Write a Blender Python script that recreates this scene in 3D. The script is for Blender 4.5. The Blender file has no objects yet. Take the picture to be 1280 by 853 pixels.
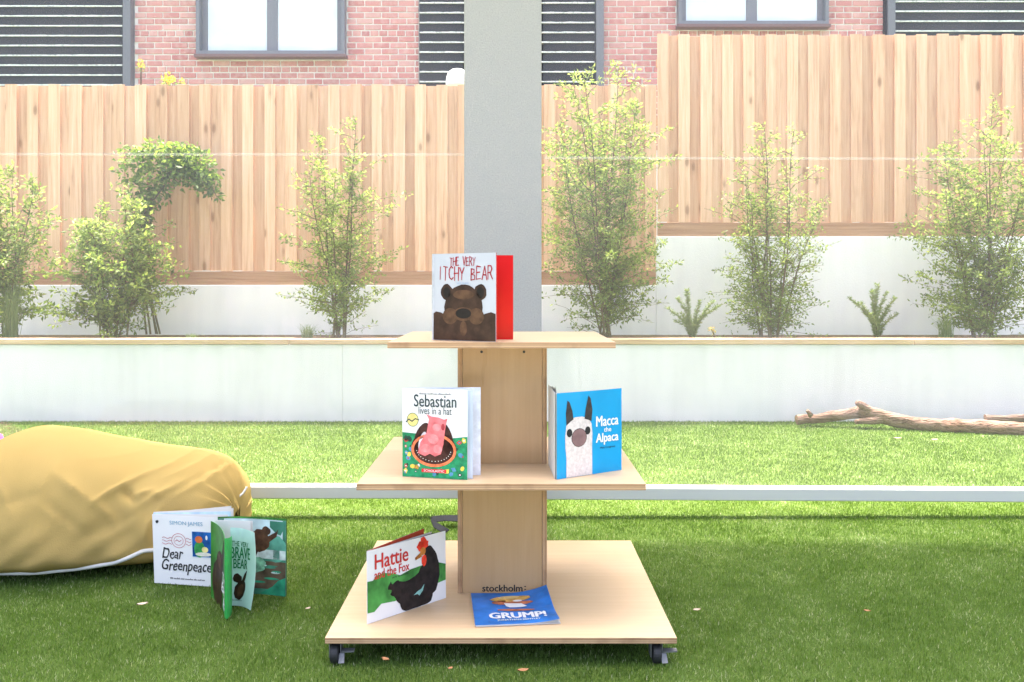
import bpy, bmesh, math, random
import numpy as np
from mathutils import Vector, Matrix, noise as mnoise

R = math.radians
scene = bpy.context.scene
C = scene.collection
random.seed(7)
rng = np.random.default_rng(7)

# ------------------------------------------------------------------ camera
CAM_H = 1.02
FPX = 1134.0
HOR = 362.0
cam_d = bpy.data.cameras.new('camera')
cam = bpy.data.objects.new('camera', cam_d); C.objects.link(cam)
cam.location = (0, 0, CAM_H)
cam.rotation_euler = (R(90), 0, 0)
cam_d.sensor_width = 36.0
cam_d.lens = 36.0 * FPX / 1280.0
cam_d.shift_y = -(426.5 - HOR) / 1280.0
cam_d.clip_end = 2000
scene.camera = cam

# ------------------------------------------------------------------ sky, sun, exposure
SUN_EL, SUN_AZ = R(75), R(-4)
w = bpy.data.worlds.new('World'); scene.world = w; w.use_nodes = True
wn = w.node_tree
bgn = wn.nodes['Background']
sky = wn.nodes.new('ShaderNodeTexSky'); sky.sky_type = 'NISHITA'; sky.sun_disc = False
sky.sun_elevation = SUN_EL; sky.sun_rotation = SUN_AZ
sky.air_density = .65; sky.dust_density = 7.0; sky.ozone_density = .3
wn.links.new(sky.outputs[0], bgn.inputs[0]); bgn.inputs[1].default_value = 0.15
sun_d = bpy.data.lights.new('sun', 'SUN'); sun_d.energy = 2.0; sun_d.angle = R(2.2); sun_d.color = (1, .94, .84)
sun = bpy.data.objects.new('sun', sun_d); C.objects.link(sun)
sun.rotation_euler = (-(math.pi/2 - SUN_EL), 0, -SUN_AZ)
scene.view_settings.view_transform = 'Standard'
scene.view_settings.look = 'None'
scene.view_settings.gamma = 1
scene.view_settings.use_curve_mapping = False
scene.view_settings.exposure = 2.82
scene.cycles.max_bounces = 8
scene.cycles.diffuse_bounces = 5
scene.cycles.transparent_max_bounces = 16
scene.cycles.use_denoising = True

# ------------------------------------------------------------------ helpers
def PX(px, d): return (px - 640.0) * d / FPX
def PZ(py, d): return CAM_H - (py - HOR) * d / FPX
def GD(py, z=0.0): return FPX * (CAM_H - z) / (py - HOR)      # depth of a point at height z

MATS = {}
def mat(name, col, rough=.6, spec=.3, metal=0.0):
    if name in MATS: return MATS[name]
    m = bpy.data.materials.new(name); m.use_nodes = True
    b = m.node_tree.nodes['Principled BSDF']
    b.inputs['Base Color'].default_value = (*col, 1)
    b.inputs['Roughness'].default_value = rough
    b.inputs['Specular IOR Level'].default_value = spec
    b.inputs['Metallic'].default_value = metal
    MATS[name] = m
    return m
class NB:
    """small node-building helper"""
    def __init__(s, m): s.nt = m.node_tree; s.m = m; s.b = m.node_tree.nodes.get('Principled BSDF')
    def n(s, t, **kw):
        nd = s.nt.nodes.new(t)
        for k, v in kw.items(): setattr(nd, k, v)
        return nd
    def l(s, a, b): s.nt.links.new(a, b)
    def math(s, op, a, b=None, clamp=False):
        nd = s.n('ShaderNodeMath', operation=op); nd.use_clamp = clamp
        for i, v in enumerate((a, b)):
            if v is None: continue
            if isinstance(v, (int, float)): nd.inputs[i].default_value = v
            else: s.l(v, nd.inputs[i])
        return nd.outputs[0]
    def mix(s, f, a, b, bt='MIX'):
        nd = s.n('ShaderNodeMix', data_type='RGBA', blend_type=bt)
        for sock, v in ((nd.inputs[0], f), (nd.inputs[6], a), (nd.inputs[7], b)):
            if isinstance(v, (int, float)): sock.default_value = v
            elif isinstance(v, tuple): sock.default_value = (*v, 1)
            else: s.l(v, sock)
        return nd.outputs[2]
    def ramp(s, f, stops, interp='LINEAR'):
        nd = s.n('ShaderNodeValToRGB'); cr = nd.color_ramp; cr.interpolation = interp
        while len(cr.elements) < len(stops): cr.elements.new(.5)
        for e, (p, c) in zip(cr.elements, stops):
            e.position = p; e.color = (*c, 1) if len(c) == 3 else c
        s.l(f, nd.inputs[0]); return nd.outputs[0]
    def noise(s, vec, scale, detail=3, rough=.55, dist=0):
        nd = s.n('ShaderNodeTexNoise'); nd.inputs['Scale'].default_value = scale
        nd.inputs['Detail'].default_value = detail; nd.inputs['Roughness'].default_value = rough
        nd.inputs['Distortion'].default_value = dist
        if vec is not None: s.l(vec, nd.inputs['Vector'])
        return nd.outputs['Fac']
    def coord(s, which='Object'): return s.n('ShaderNodeTexCoord').outputs[which]
    def mapping(s, vec, scale=(1,1,1), loc=None):
        nd = s.n('ShaderNodeMapping'); nd.inputs['Scale'].default_value = scale
        s.l(vec, nd.inputs['Vector'])
        if loc is not None:
            if isinstance(loc, tuple): nd.inputs['Location'].default_value = loc
            else: s.l(loc, nd.inputs['Location'])
        return nd.outputs[0]
    def bump(s, h, strength=.3, dist=.01):
        nd = s.n('ShaderNodeBump'); nd.inputs['Strength'].default_value = strength
        nd.inputs['Distance'].default_value = dist; s.l(h, nd.inputs['Height'])
        s.l(nd.outputs[0], s.b.inputs['Normal'])
    def base(s, c): s.l(c, s.b.inputs['Base Color'])

def tag(o, label=None, cat=None, group=None, kind=None):
    if label: o['label'] = label
    if cat: o['category'] = cat
    if group: o['group'] = group
    if kind: o['kind'] = kind
    return o
def empty(name, loc=(0,0,0), rz=0.0):
    o = bpy.data.objects.new(name, None); C.objects.link(o); o.location = loc; o.rotation_euler[2] = rz
    o.empty_display_size = .1
    return o
def top_loc(p):
    l = Vector((0,0,0))
    while p is not None: l += p.location; p = p.parent
    return l
def link(name, me, m, parent=None):
    o = bpy.data.objects.new(name, me); C.objects.link(o)
    for x in (m if isinstance(m, (list, tuple)) else [m]):
        if x is not None: me.materials.append(x)
    if parent is not None: o.parent = parent
    return o
def mk(name, verts, faces, m, parent=None, world=True, smooth=False, fm=None):
    """mesh from lists; verts in world coordinates when world (parents carry no rotation)"""
    if parent is not None and world:
        off = top_loc(parent); verts = [(v[0]-off.x, v[1]-off.y, v[2]-off.z) for v in verts]
    me = bpy.data.meshes.new(name); me.from_pydata([tuple(v) for v in verts], [], faces)
    o = link(name, me, m, parent)
    if fm is not None: me.polygons.foreach_set('material_index', fm)
    if smooth: me.polygons.foreach_set('use_smooth', [True]*len(me.polygons))
    me.update()
    return o
def bm_obj(name, bm, m, parent=None, world=True, smooth=False):
    if parent is not None and world:
        bmesh.ops.translate(bm, vec=-top_loc(parent), verts=bm.verts)
    me = bpy.data.meshes.new(name); bm.to_mesh(me); bm.free()
    if smooth: me.polygons.foreach_set('use_smooth', [True]*len(me.polygons))
    return link(name, me, m, parent)
def bbox(bm, x0, x1, y0, y1, z0, z1, bev=0.0):
    r = bmesh.ops.create_cube(bm, size=1.0)
    vs = r['verts']
    for v in vs:
        v.co = Vector(((x0+x1)/2 + v.co.x*(x1-x0), (y0+y1)/2 + v.co.y*(y1-y0), (z0+z1)/2 + v.co.z*(z1-z0)))
    if bev > 0:
        es = list({e for v in vs for e in v.link_edges})
        bmesh.ops.bevel(bm, geom=es, offset=bev, segments=2, affect='EDGES', profile=.6)
def box(name, x0, x1, y0, y1, z0, z1, m, parent=None, bev=0.0):
    bm = bmesh.new(); bbox(bm, x0, x1, y0, y1, z0, z1, bev)
    return bm_obj(name, bm, m, parent)
def tube(pts, rad, sides=8, cap=True, V=None, F=None, flat=None):
    """verts, faces of a tube along pts; rad per point"""
    V = [] if V is None else V; F = [] if F is None else F
    b0 = len(V); n = len(pts); pts = [Vector(p) for p in pts]
    ref = Vector((0.31, .2, 1)).normalized()
    for i, p in enumerate(pts):
        t = (pts[min(i+1,n-1)] - pts[max(i-1,0)]).normalized()
        a = t.cross(ref)
        if a.length < 1e-3: a = t.cross(Vector((1,0,0)))
        a.normalize(); b = t.cross(a)
        r = rad[i] if hasattr(rad, '__len__') else rad
        for k in range(sides):
            an = 2*math.pi*k/sides
            V.append(tuple(p + a*math.cos(an)*r + b*math.sin(an)*r))
    for i in range(n-1):
        for k in range(sides):
            F.append((b0+i*sides+k, b0+i*sides+(k+1)%sides, b0+(i+1)*sides+(k+1)%sides, b0+(i+1)*sides+k))
    if cap:
        F.append(tuple(b0+k for k in range(sides))[::-1]); F.append(tuple(b0+(n-1)*sides+k for k in range(sides)))
    return V, F

# ------------------------------------------------------------------ materials
def wood_paling(name, lt):
    m = mat(name, (.5,.33,.2), .8, .15); b = NB(m)
    oi = b.n('ShaderNodeObjectInfo'); rnd = oi.outputs['Random']
    off = b.n('ShaderNodeCombineXYZ'); 
    for i, k in enumerate((37.0, 11.0, 53.0)): b.l(b.math('MULTIPLY', rnd, k), off.inputs[i])
    co = b.coord('Object')
    v1 = b.mapping(co, (17, 17, .8), off.outputs[0])
    v2 = b.mapping(co, (6.5, 6.5, 2.6), off.outputs[0])
    grain = b.noise(v1, 2.2, 4, .6, .6)
    vor = b.n('ShaderNodeTexVoronoi'); vor.inputs['Scale'].default_value = .95; b.l(v2, vor.inputs['Vector'])
    knot = b.math('SMOOTH_MIN', vor.outputs['Distance'], .34)
    k2 = b.ramp(vor.outputs['Distance'], [(0.0,(1,1,1)),(.08,(.8,.8,.8)),(.13,(.2,.2,.2)),(.22,(0,0,0))])
    blotch = b.noise(b.mapping(co, (5, 5, .8), off.outputs[0]), 1.6, 2)
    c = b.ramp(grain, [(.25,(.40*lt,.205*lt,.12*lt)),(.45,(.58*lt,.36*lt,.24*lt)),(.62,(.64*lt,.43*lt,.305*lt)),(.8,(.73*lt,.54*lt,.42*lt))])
    tint = b.ramp(rnd, [(0,(.80,.70,.62)),(.2,(.96,.9,.85)),(.4,(1.12,1.1,1.06)),(.55,(.9,.82,.75)),(.75,(1.08,1.04,.98)),(.9,(.84,.73,.65)),(1,(1.0,.93,.86))])
    c = b.mix(1.0, c, tint, 'MULTIPLY')
    c = b.mix(b.math('MULTIPLY', blotch, .35), c, (.68*lt,.5*lt,.34*lt))
    c = b.mix(b.math('MULTIPLY', k2, .72), c, (.22,.105,.05))
    b.base(c); b.bump(grain, .35, .004)
    return m
def wood_timber(name='sleeper_wood', c0=(.42,.25,.14), c1=(.62,.43,.27)):
    m = mat(name, c0, .8, .15); b = NB(m)
    co = b.coord('Object')
    g = b.noise(b.mapping(co, (1.1, 24, 24)), 2.0, 4, .6, .4)
    b.base(b.ramp(g, [(.3,c0),(.7,c1)])); b.bump(g, .35, .004)
    return m
def render_white(name, col, bs=90, amt=.5, dirt=.06):
    m = mat(name, col, .9, .1); b = NB(m)
    co = b.coord('Object')
    n1 = b.noise(co, bs, 3); n2 = b.noise(co, 1.3, 4)
    st = b.noise(b.mapping(co, (6,6,.7)), 1.5, 3)
    dark = tuple(x*(1-dirt*2.2) for x in col)
    f = b.math('MULTIPLY', b.ramp(b.math('MULTIPLY', n2, st), [(.18,(0,0,0)),(.42,(1,1,1))]), .7)
    b.base(b.mix(f, col, dark)); b.bump(n1, amt, .003)
    return m
M_PALING = wood_paling('paling_wood_lit', 1.22); M_PALING_B = wood_paling('paling_wood_shaded', 1.05)  # light caught by the front row put into colour: front lighter, back darker
M_PLINTH = wood_timber('plinth_wood', (.36,.19,.11), (.52,.31,.19))
M_SLEEPER = wood_timber('sleeper_wood', (.44,.28,.17), (.66,.47,.31))
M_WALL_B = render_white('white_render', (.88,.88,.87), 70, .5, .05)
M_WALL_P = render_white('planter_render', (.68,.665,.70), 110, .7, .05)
M_SOIL = mat('soil', (.09,.055,.035), .95, .1)
b = NB(M_SOIL); nn = b.noise(b.coord(), 60, 4); b.base(b.ramp(nn, [(.3,(.04,.025,.015)),(.7,(.17,.11,.07))])); b.bump(nn, 1, .02)

def column_mat():
    m = mat('column_render', (.47,.465,.45), .85, .2); b = NB(m)
    co = b.coord('Object')
    f = b.noise(co, 160, 2, .7); g = b.noise(co, 2.2, 3)
    vor = b.n('ShaderNodeTexVoronoi'); vor.inputs['Scale'].default_value = 46; b.l(co, vor.inputs['Vector'])
    pit = b.ramp(vor.outputs['Distance'], [(.0,(1,1,1)),(.16,(.0,.0,.0))])
    c = b.ramp(f, [(.3,(.345,.34,.33)),(.55,(.40,.395,.38)),(.75,(.45,.445,.43))])
    c = b.mix(b.math('MULTIPLY', g, .35), c, (.36,.355,.345))
    c = b.mix(b.math('MULTIPLY', pit, .35), c, (.2,.2,.19))
    b.base(c); b.bump(f, .5, .003)
    return m
M_COL = column_mat()

def ply_mat(name, c0, c1, axis=0, rough=.42):
    m = mat(name, c0, rough, .35); b = NB(m)
    co = b.coord('Object')
    sc = [46, 46, 46]; sc[axis] = 1.6
    g = b.noise(b.mapping(co, tuple(sc)), 1.6, 5, .65, .3)
    sc2 = [7, 7, 7]; sc2[axis] = 1.0
    h = b.noise(b.mapping(co, tuple(sc2)), 1.2, 3, .5, 1.2)
    c = b.ramp(b.math('ADD', b.math('MULTIPLY', g, .5), b.math('MULTIPLY', h, .5)), [(.33,c0),(.66,c1)])
    fl = b.noise(b.mapping(co, (300, 300, 300)), 1.0, 1)
    c = b.mix(b.math('MULTIPLY', b.ramp(fl, [(.62,(0,0,0)),(.75,(1,1,1))]), .18), c, (.35,.2,.11))
    b.base(c); b.bump(g, .06, .001)
    r = b.math('ADD', b.math('MULTIPLY', h, .25), rough-.12)
    b.l(r, b.b.inputs['Roughness'])
    return m
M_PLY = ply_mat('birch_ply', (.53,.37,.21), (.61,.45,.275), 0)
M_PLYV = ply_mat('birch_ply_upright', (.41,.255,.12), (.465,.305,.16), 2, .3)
def ply_edge(name, axis):
    m = mat(name, (.45,.28,.16), .7, .2); b = NB(m)
    co = b.coord('Generated'); sp = b.n('ShaderNodeSeparateXYZ'); b.l(co, sp.inputs[0])
    wob = b.noise(b.mapping(b.coord('Object'), (3,3,3)), 1.5, 3)
    t = b.math('ADD', sp.outputs[axis], b.math('MULTIPLY', b.math('SUBTRACT', wob, .5), .08))
    lay = b.ramp(t, [(0,(.6,.42,.26)),(.13,(.22,.11,.05)),(.2,(.56,.38,.22)),(.36,(.5,.32,.18)),(.43,(.2,.1,.045)),(.5,(.6,.42,.26)),
                     (.66,(.34,.19,.09)),(.72,(.17,.085,.04)),(.8,(.55,.36,.2)),(.92,(.3,.16,.08)),(1,(.62,.45,.3))])
    g = b.noise(b.mapping(b.coord('Object'), (14,14,14)), 1.0, 3)
    b.base(b.mix(b.math('MULTIPLY', b.ramp(g, [(.5,(0,0,0)),(.75,(1,1,1))]), .55), lay, (.16,.08,.04)))
    return m
M_EDGE_Z = ply_edge('ply_edge', 2)
M_EDGE_X = ply_edge('ply_edge_upright', 0)

def brick_mat():
    m = mat('brick_clay', (.42,.17,.13), .85, .15); b = NB(m)
    rnd = b.n('ShaderNodeObjectInfo').outputs['Random']
    co = b.coord('Object')
    c = b.ramp(rnd, [(0,(.42,.145,.14)),(.25,(.54,.25,.235)),(.5,(.46,.18,.17)),(.68,(.56,.29,.265)),(.85,(.38,.13,.13)),(1,(.60,.36,.33))])
    off = b.n('ShaderNodeCombineXYZ'); b.l(b.math('MULTIPLY', rnd, 91), off.inputs[0])
    n = b.noise(b.mapping(co, (14,14,14), off.outputs[0]), 1.0, 4, .6)
    c = b.mix(b.math('MULTIPLY', b.ramp(n, [(.45,(0,0,0)),(.72,(1,1,1))]), .5), c, (.62,.47,.42))
    b.base(c); b.bump(n, .5, .006)
    return m
M_BRICK = brick_mat()
M_BRICK2 = mat('brick_clay_far', (.45,.17,.14), .85, .15)
b = NB(M_BRICK2); nn = b.n('ShaderNodeNewGeometry').outputs['Random Per Island']
b.base(b.ramp(nn, [(0,(.42,.145,.14)),(.3,(.54,.25,.235)),(.6,(.56,.29,.265)),(1,(.38,.13,.13))]))
M_MORTAR = render_white('mortar', (.80,.78,.75), 40, .6, .05)
M_SLAT = mat('charcoal_slat', (.014,.013,.015), .6, .15)
M_GAP = mat('slat_gap_bright', (.82,.82,.82), .5, .3)
b = NB(M_GAP); nn = b.noise(b.mapping(b.coord(), (30,30,30)), 1.5, 3); b.base(b.ramp(nn, [(.35,(.40,.40,.41)),(.5,(.75,.75,.75))]))
M_STEEL = mat('grey_steel', (.13,.13,.15), .45, .5)
M_FRAME = mat('window_frame_grey', (.15,.15,.175), .45, .5)
M_PANE = mat('frosted_pane', (.72,.77,.8), .35, .5)
b = NB(M_PANE); nn = b.noise(b.coord(), 1.2, 2); b.base(b.ramp(nn, [(.3,(.55,.64,.70)),(.65,(.8,.83,.85))]))
M_ALU = mat('powdercoat_rail', (.58,.56,.535), .6, .3)
M_ROOF = mat('ceiling_white', (.8,.8,.78), .8, .2)

def pvc_mat():
    m = mat('clear_vinyl', (1,1,1)); b = NB(m); nt = m.node_tree
    nt.nodes.remove(b.b)
    out = nt.nodes['Material Output']
    tr = b.n('ShaderNodeBsdfTransparent'); tr.inputs[0].default_value = (.96,.97,.96,1)
    tl = b.n('ShaderNodeBsdfTranslucent'); tl.inputs[0].default_value = (.95,.95,.95,1)
    df = b.n('ShaderNodeBsdfDiffuse'); df.inputs[0].default_value = (.9,.9,.9,1)
    gl = b.n('ShaderNodeBsdfGlossy'); gl.inputs[0].default_value = (1,1,1,1); gl.inputs['Roughness'].default_value = .06
    co = b.coord('Object')
    wv = b.noise(b.mapping(co, (1.3, 1, .35)), 2.2, 3, .5, .5)
    bp = b.n('ShaderNodeBump'); bp.inputs['Strength'].default_value = .6; bp.inputs['Distance'].default_value = .03
    b.l(wv, bp.inputs['Height']); b.l(bp.outputs[0], gl.inputs['Normal'])
    dirt = b.noise(b.mapping(co, (1.0, 1, .55)), 1.7, 4, .6)
    m1 = b.n('ShaderNodeMixShader'); m1.inputs[0].default_value = .35; b.l(tl.outputs[0], m1.inputs[1]); b.l(df.outputs[0], m1.inputs[2])
    m2 = b.n('ShaderNodeMixShader')
    b.l(b.math('ADD', b.math('MULTIPLY', b.ramp(dirt, [(.35,(0,0,0)),(.7,(1,1,1))]), .022), .032), m2.inputs[0])
    b.l(tr.outputs[0], m2.inputs[1]); b.l(m1.outputs[0], m2.inputs[2])
    fr = b.n('ShaderNodeFresnel'); fr.inputs[0].default_value = 1.38
    m3 = b.n('ShaderNodeMixShader'); b.l(fr.outputs[0], m3.inputs[0]); b.l(m2.outputs[0], m3.inputs[1]); b.l(gl.outputs[0], m3.inputs[2])
    b.l(m3.outputs[0], out.inputs[0])
    return m
M_PVC = pvc_mat()
M_SEAM = mat('vinyl_seam', (1,1,1)); b = NB(M_SEAM)
_nt = M_SEAM.node_tree; _tr = b.n('ShaderNodeBsdfTransparent'); _df = b.n('ShaderNodeBsdfDiffuse'); _tl = b.n('ShaderNodeBsdfTranslucent')
_df.inputs[0].default_value = (.8,.79,.74,1); _tl.inputs[0].default_value = (.75,.74,.7,1)
_a = b.n('ShaderNodeMixShader'); _a.inputs[0].default_value = .5; b.l(_df.outputs[0], _a.inputs[1]); b.l(_tl.outputs[0], _a.inputs[2])
_c = b.n('ShaderNodeMixShader'); _c.inputs[0].default_value = .2; b.l(_tr.outputs[0], _c.inputs[1]); b.l(_a.outputs[0], _c.inputs[2])
b.l(_c.outputs[0], _nt.nodes['Material Output'].inputs[0])

def leaf_mat(name, stops, trans=.4):
    m = mat(name, stops[0][1], .5, .35); b = NB(m); nt = m.node_tree
    at = b.n('ShaderNodeAttribute'); at.attribute_name = 'tint'
    c = b.ramp(at.outputs['Fac'], stops)
    b.base(c)
    tl = b.n('ShaderNodeBsdfTranslucent')
    c2 = b.mix(1.0, c, (1.25,1.3,.75), 'MULTIPLY'); b.l(c2, tl.inputs[0])
    mx = b.n('ShaderNodeMixShader'); mx.inputs[0].default_value = trans
    b.l(b.b.outputs[0], mx.inputs[1]); b.l(tl.outputs[0], mx.inputs[2])
    b.l(mx.outputs[0], nt.nodes['Material Output'].inputs[0])
    return m
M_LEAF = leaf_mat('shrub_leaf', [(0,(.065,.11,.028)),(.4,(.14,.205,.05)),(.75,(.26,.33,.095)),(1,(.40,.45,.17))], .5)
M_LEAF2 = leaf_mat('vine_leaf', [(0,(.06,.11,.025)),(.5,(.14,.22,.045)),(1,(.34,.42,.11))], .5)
M_ROSE = leaf_mat('rosemary_leaf', [(0,(.12,.18,.08)),(.5,(.22,.29,.13)),(1,(.36,.42,.21))], .4)
M_YELLOW = leaf_mat('yellow_petal', [(0,(.55,.38,.02)),(.5,(.75,.6,.03)),(1,(.8,.35,.03))])
M_GRASS = leaf_mat('turf_blade', [(0,(.056,.104,.018)),(.3,(.097,.170,.027)),(.6,(.142,.230,.042)),(.82,(.205,.29,.082)),(.93,(.35,.40,.19)),(1,(.50,.50,.34))], .35)
M_STEM = mat('shrub_stem', (.12,.085,.055), .85, .1)
M_LAWN = mat('lawn_base', (.06,.09,.025), .95, .1)
b = NB(M_LAWN); nn = b.noise(b.coord(), 300, 3); b.base(b.ramp(nn, [(.3,(.056,.096,.018)),(.7,(.122,.19,.04))])); b.bump(nn, .8, .01)

# ------------------------------------------------------------------ ground
box('lawn', -250, 250, -120, 480, -.3, 0, M_LAWN)['kind'] = 'structure'

def np_mesh(name, V, tris_or_faces, m, parent=None, tint=None, quads=None):
    """V (n,3) array; loops as list of arrays (k, 3) and (k, 4)"""
    me = bpy.data.meshes.new(name)
    if parent is not None:
        l = top_loc(parent); V = V - np.array([l.x, l.y, l.z])
    me.vertices.add(len(V)); me.vertices.foreach_set('co', V.astype(np.float32).ravel())
    T = tris_or_faces if tris_or_faces is not None else np.zeros((0,3), int)
    Q = quads if quads is not None else np.zeros((0,4), int)
    loops = np.concatenate([T.ravel(), Q.ravel()]).astype(np.int32)
    nf = len(T)+len(Q)
    starts = np.concatenate([np.arange(len(T))*3, len(T)*3 + np.arange(len(Q))*4]).astype(np.int32)
    me.loops.add(len(loops)); me.loops.foreach_set('vertex_index', loops)
    me.polygons.add(nf); me.polygons.foreach_set('loop_start', starts)
    me.update(calc_edges=True); me.validate()
    if tint is not None:
        a = me.attributes.new('tint', 'FLOAT', 'POINT'); a.data.foreach_set('value', tint.astype(np.float32))
    return link(name, me, m, parent)

def vnoise(X, Y, cell, seed):
    g = np.random.default_rng(seed).random((256,256)); x, y = X/cell+400, Y/cell+400
    xi, yi = np.floor(x).astype(int), np.floor(y).astype(int); fx, fy = x-xi, y-yi
    fx, fy = fx*fx*(3-2*fx), fy*fy*(3-2*fy); q = lambda a, b_: g[a%256, b_%256]
    return (q(xi,yi)*(1-fx)+q(xi+1,yi)*fx)*(1-fy)+(q(xi,yi+1)*(1-fx)+q(xi+1,yi+1)*fx)*fy-.5
def turf():
    Vs, Ts, Qs, Tn = [], [], [], []; base = 0
    for (y0, y1, dens, wd, h0, h1) in ((1.9,3.2,40000,.0019,.007,.0145),(3.2,4.5,26000,.0024,.008,.0155),(4.5,6.985,8000,.0046,.010,.018)):
        n = int((y1-y0)*2*(.62*(y0+y1)/2+.55)*dens)
        Y = rng.uniform(y0, y1, n*2); X = rng.uniform(-5.2, 5.2, n*2)
        k = np.abs(X) < .62*Y+.55
        n_keep = int(n)
        # oversample so density stays close to dens
        while k.sum() < n_keep:
            Y = np.concatenate([Y, rng.uniform(y0,y1,n)]); X = np.concatenate([X, rng.uniform(-5.2,5.2,n)]); k = np.abs(X) < .62*Y+.55
        X, Y = X[k][:n_keep], Y[k][:n_keep]; n = len(X)
        # a slow swirl in the lie of the pile
        f1 = 2*(vnoise(X,Y,.55,1)+vnoise(X,Y,.3,2)+.5*vnoise(X,Y,.13,3))
        f2 = 2.4*(vnoise(X,Y,.16,4)+.8*vnoise(X,Y,.08,5)+.6*vnoise(X+.3*Y,Y*2.2,.2,6))
        f3 = 2.4*(vnoise(X,Y,.045,7)+.8*vnoise(X,Y,.022,8))
        lean = .42+.20*f1/2+.22*f2/2+.2*f3/2+rng.normal(0,.42,n)
        az = 1.2*f1+1.0*f2*.6+rng.normal(0,1.9,n)
        h = rng.uniform(h0,h1,n)
        dx, dy = np.cos(az), np.sin(az)
        phi = rng.uniform(0, 2*np.pi, n); wx, wy = np.cos(phi)*wd/2, np.sin(phi)*wd/2
        s = np.clip(np.abs(lean),.05,1.25)
        zt = h*np.cos(s); ot = h*np.sin(s)
        B = np.stack([X,Y,np.full(n,.001)],1)
        Wv = np.stack([wx,wy,np.zeros(n)],1)
        Md = B + np.stack([dx*ot*.42, dy*ot*.42, zt*.6],1)
        Tp = B + np.stack([dx*ot, dy*ot, zt],1)
        V = np.stack([B-Wv, B+Wv, Md-Wv*.8, Md+Wv*.8, Tp],1).reshape(-1,3)
        i = np.arange(n)*5 + base
        Qs.append(np.stack([i,i+1,i+3,i+2],1)); Ts.append(np.stack([i+2,i+3,i+4],1))
        t = np.clip(.44+.16*f1/2+.15*f2/2+.12*f3/2+rng.normal(0,.17,n),0,.88)
        pale = rng.random(n) < (.03+.10*np.clip(f2/2+.1,0,1)+.03*np.clip(f3/2,0,1)); t = np.where(pale, rng.uniform(.9,1,n), t)
        Tn.append(np.repeat(t,5)); Vs.append(V); base += 5*n
    o = np_mesh('turf', np.concatenate(Vs), np.concatenate(Ts), M_GRASS, None, np.concatenate(Tn), np.concatenate(Qs))
    tag(o, 'short green artificial turf covering the yard', 'turf', kind='stuff')
turf()

box('bounce_slab', -9, 9, -9, .9, -.02, .025, mat('bounce_slab_grey', (.34,.33,.315), .85, .2))['kind'] = 'structure'  # unseen slab added behind the camera to bounce neutral light forward
# ------------------------------------------------------------------ roof that shades the near lawn
box('roof', -7, 7, 2.65, 4.58, 3.5, 3.64, M_ROOF)['kind'] = 'structure'
COLX0, COLX1, COLY0, COLY1 = PX(580,3.9), PX(677,3.9), 3.9, 4.22
o = box('concrete_column', COLX0, COLX1, COLY0, COLY1, 0, 3.498, M_COL, None, .006)
tag(o, 'square grey rendered concrete column behind the book stand', 'column')

# ------------------------------------------------------------------ clear blinds
def blind(x0, x1, zl, zr, seam_l, seam_r, label):
    t = empty('clear_blind', ((x0+x1)/2, 4.08, 0)); tag(t, label, 'blind', 'clear blinds hung beside the column')
    n = 60
    V, F = [], []
    for i in range(n+1):
        x = x0+(x1-x0)*i/n; z0 = zl+(zr-zl)*i/n
        for j in range(17):
            z = z0+.05+(3.49-z0-.05)*j/16
            y = 4.08+.006*math.sin(x*3.1+z*.7)*math.sin(j/16*math.pi)+.004*math.sin(x*7.3+1+z*1.3)*math.sin(j/16*math.pi)
            V.append((x,y,z))
    for i in range(n):
        for j in range(16):
            a = i*17+j; F.append((a,a+17,a+18,a+1))
    mk('clear_sheet', V, F, M_PVC, t, smooth=True)
    V, F = [], []
    for i in range(n+1):                                    # welded seam band
        x = x0+(x1-x0)*i/n; z = seam_l+(seam_r-seam_l)*i/n
        V += [(x,4.066,z),(x,4.066,z+.012)]
    for i in range(n): a = i*2; F.append((a,a+2,a+3,a+1))
    mk('seam', V, F, M_SEAM, t)
    # bottom rail: rounded extrusion with a small lip
    prof = [(-.022,0),(.022,0),(.026,.004),(.026,.052),(.018,.060),(.006,.063),(-.006,.063),(-.018,.060),(-.026,.052),(-.026,.004)]
    V = [(x0, 4.08+p[0], zl+p[1]) for p in prof]+[(x1, 4.08+p[0], zr+p[1]) for p in prof]
    k = len(prof)
    F = [(i,(i+1)%k,k+(i+1)%k,k+i) for i in range(k)]+[tuple(range(k))[::-1], tuple(range(k,2*k))]
    mk('bottom_rail', V, F, M_ALU, t)
    for x, z in ((x0+.004, zl), (x1-.004, zr)):
        box('end_cap', x-.005, x+.005, 4.05, 4.11, z-.002, z+.066, M_STEEL, t, .002)
blind(-4.6, COLX0-.012, .084, .084, PZ(194,4.066), PZ(195,4.066), 'clear roll-down blind hanging left of the concrete column')
blind(COLX1+.012, 4.6, .080, .055, PZ(199,4.066), PZ(203,4.066), 'clear roll-down blind hanging right of the concrete column')

# ------------------------------------------------------------------ planter and retaining walls
YP = 7.0
ZP = PZ(431, YP)
t = empty('planter_wall', (0, YP, 0)); tag(t, 'long low white rendered planter wall with timber capping', 'wall')
for a, c in ((-9, PX(428,YP)-.0004), (PX(428,YP)+.0004, 9)):
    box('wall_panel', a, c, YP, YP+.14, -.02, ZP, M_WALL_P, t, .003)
xs = [-9, -6.6, -4.15, -1.72, .74, 3.1, 5.6, 9]
for a, c in zip(xs, xs[1:]):
    dz = random.uniform(-.002,.002)
    box('cap_board', a+.002, c-.002, YP-.012, YP+.20, ZP+.002, ZP+.042+dz, M_SLEEPER, t, .005)
box('soil', -9, 9, YP+.205, 8.12, -.02, ZP+.02, M_SOIL)['kind'] = 'structure'
YW = 8.1
XS = PX(820, YW)
ZL, ZR = PZ(357,YW), PZ(296,YW)
o = box('retaining_wall', -9, XS, YW, YW+.2, 0, ZL, M_WALL_B, None, .004); tag(o, 'low white rendered wall beneath the lower timber fence', 'wall', 'white walls below the fences')
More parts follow.
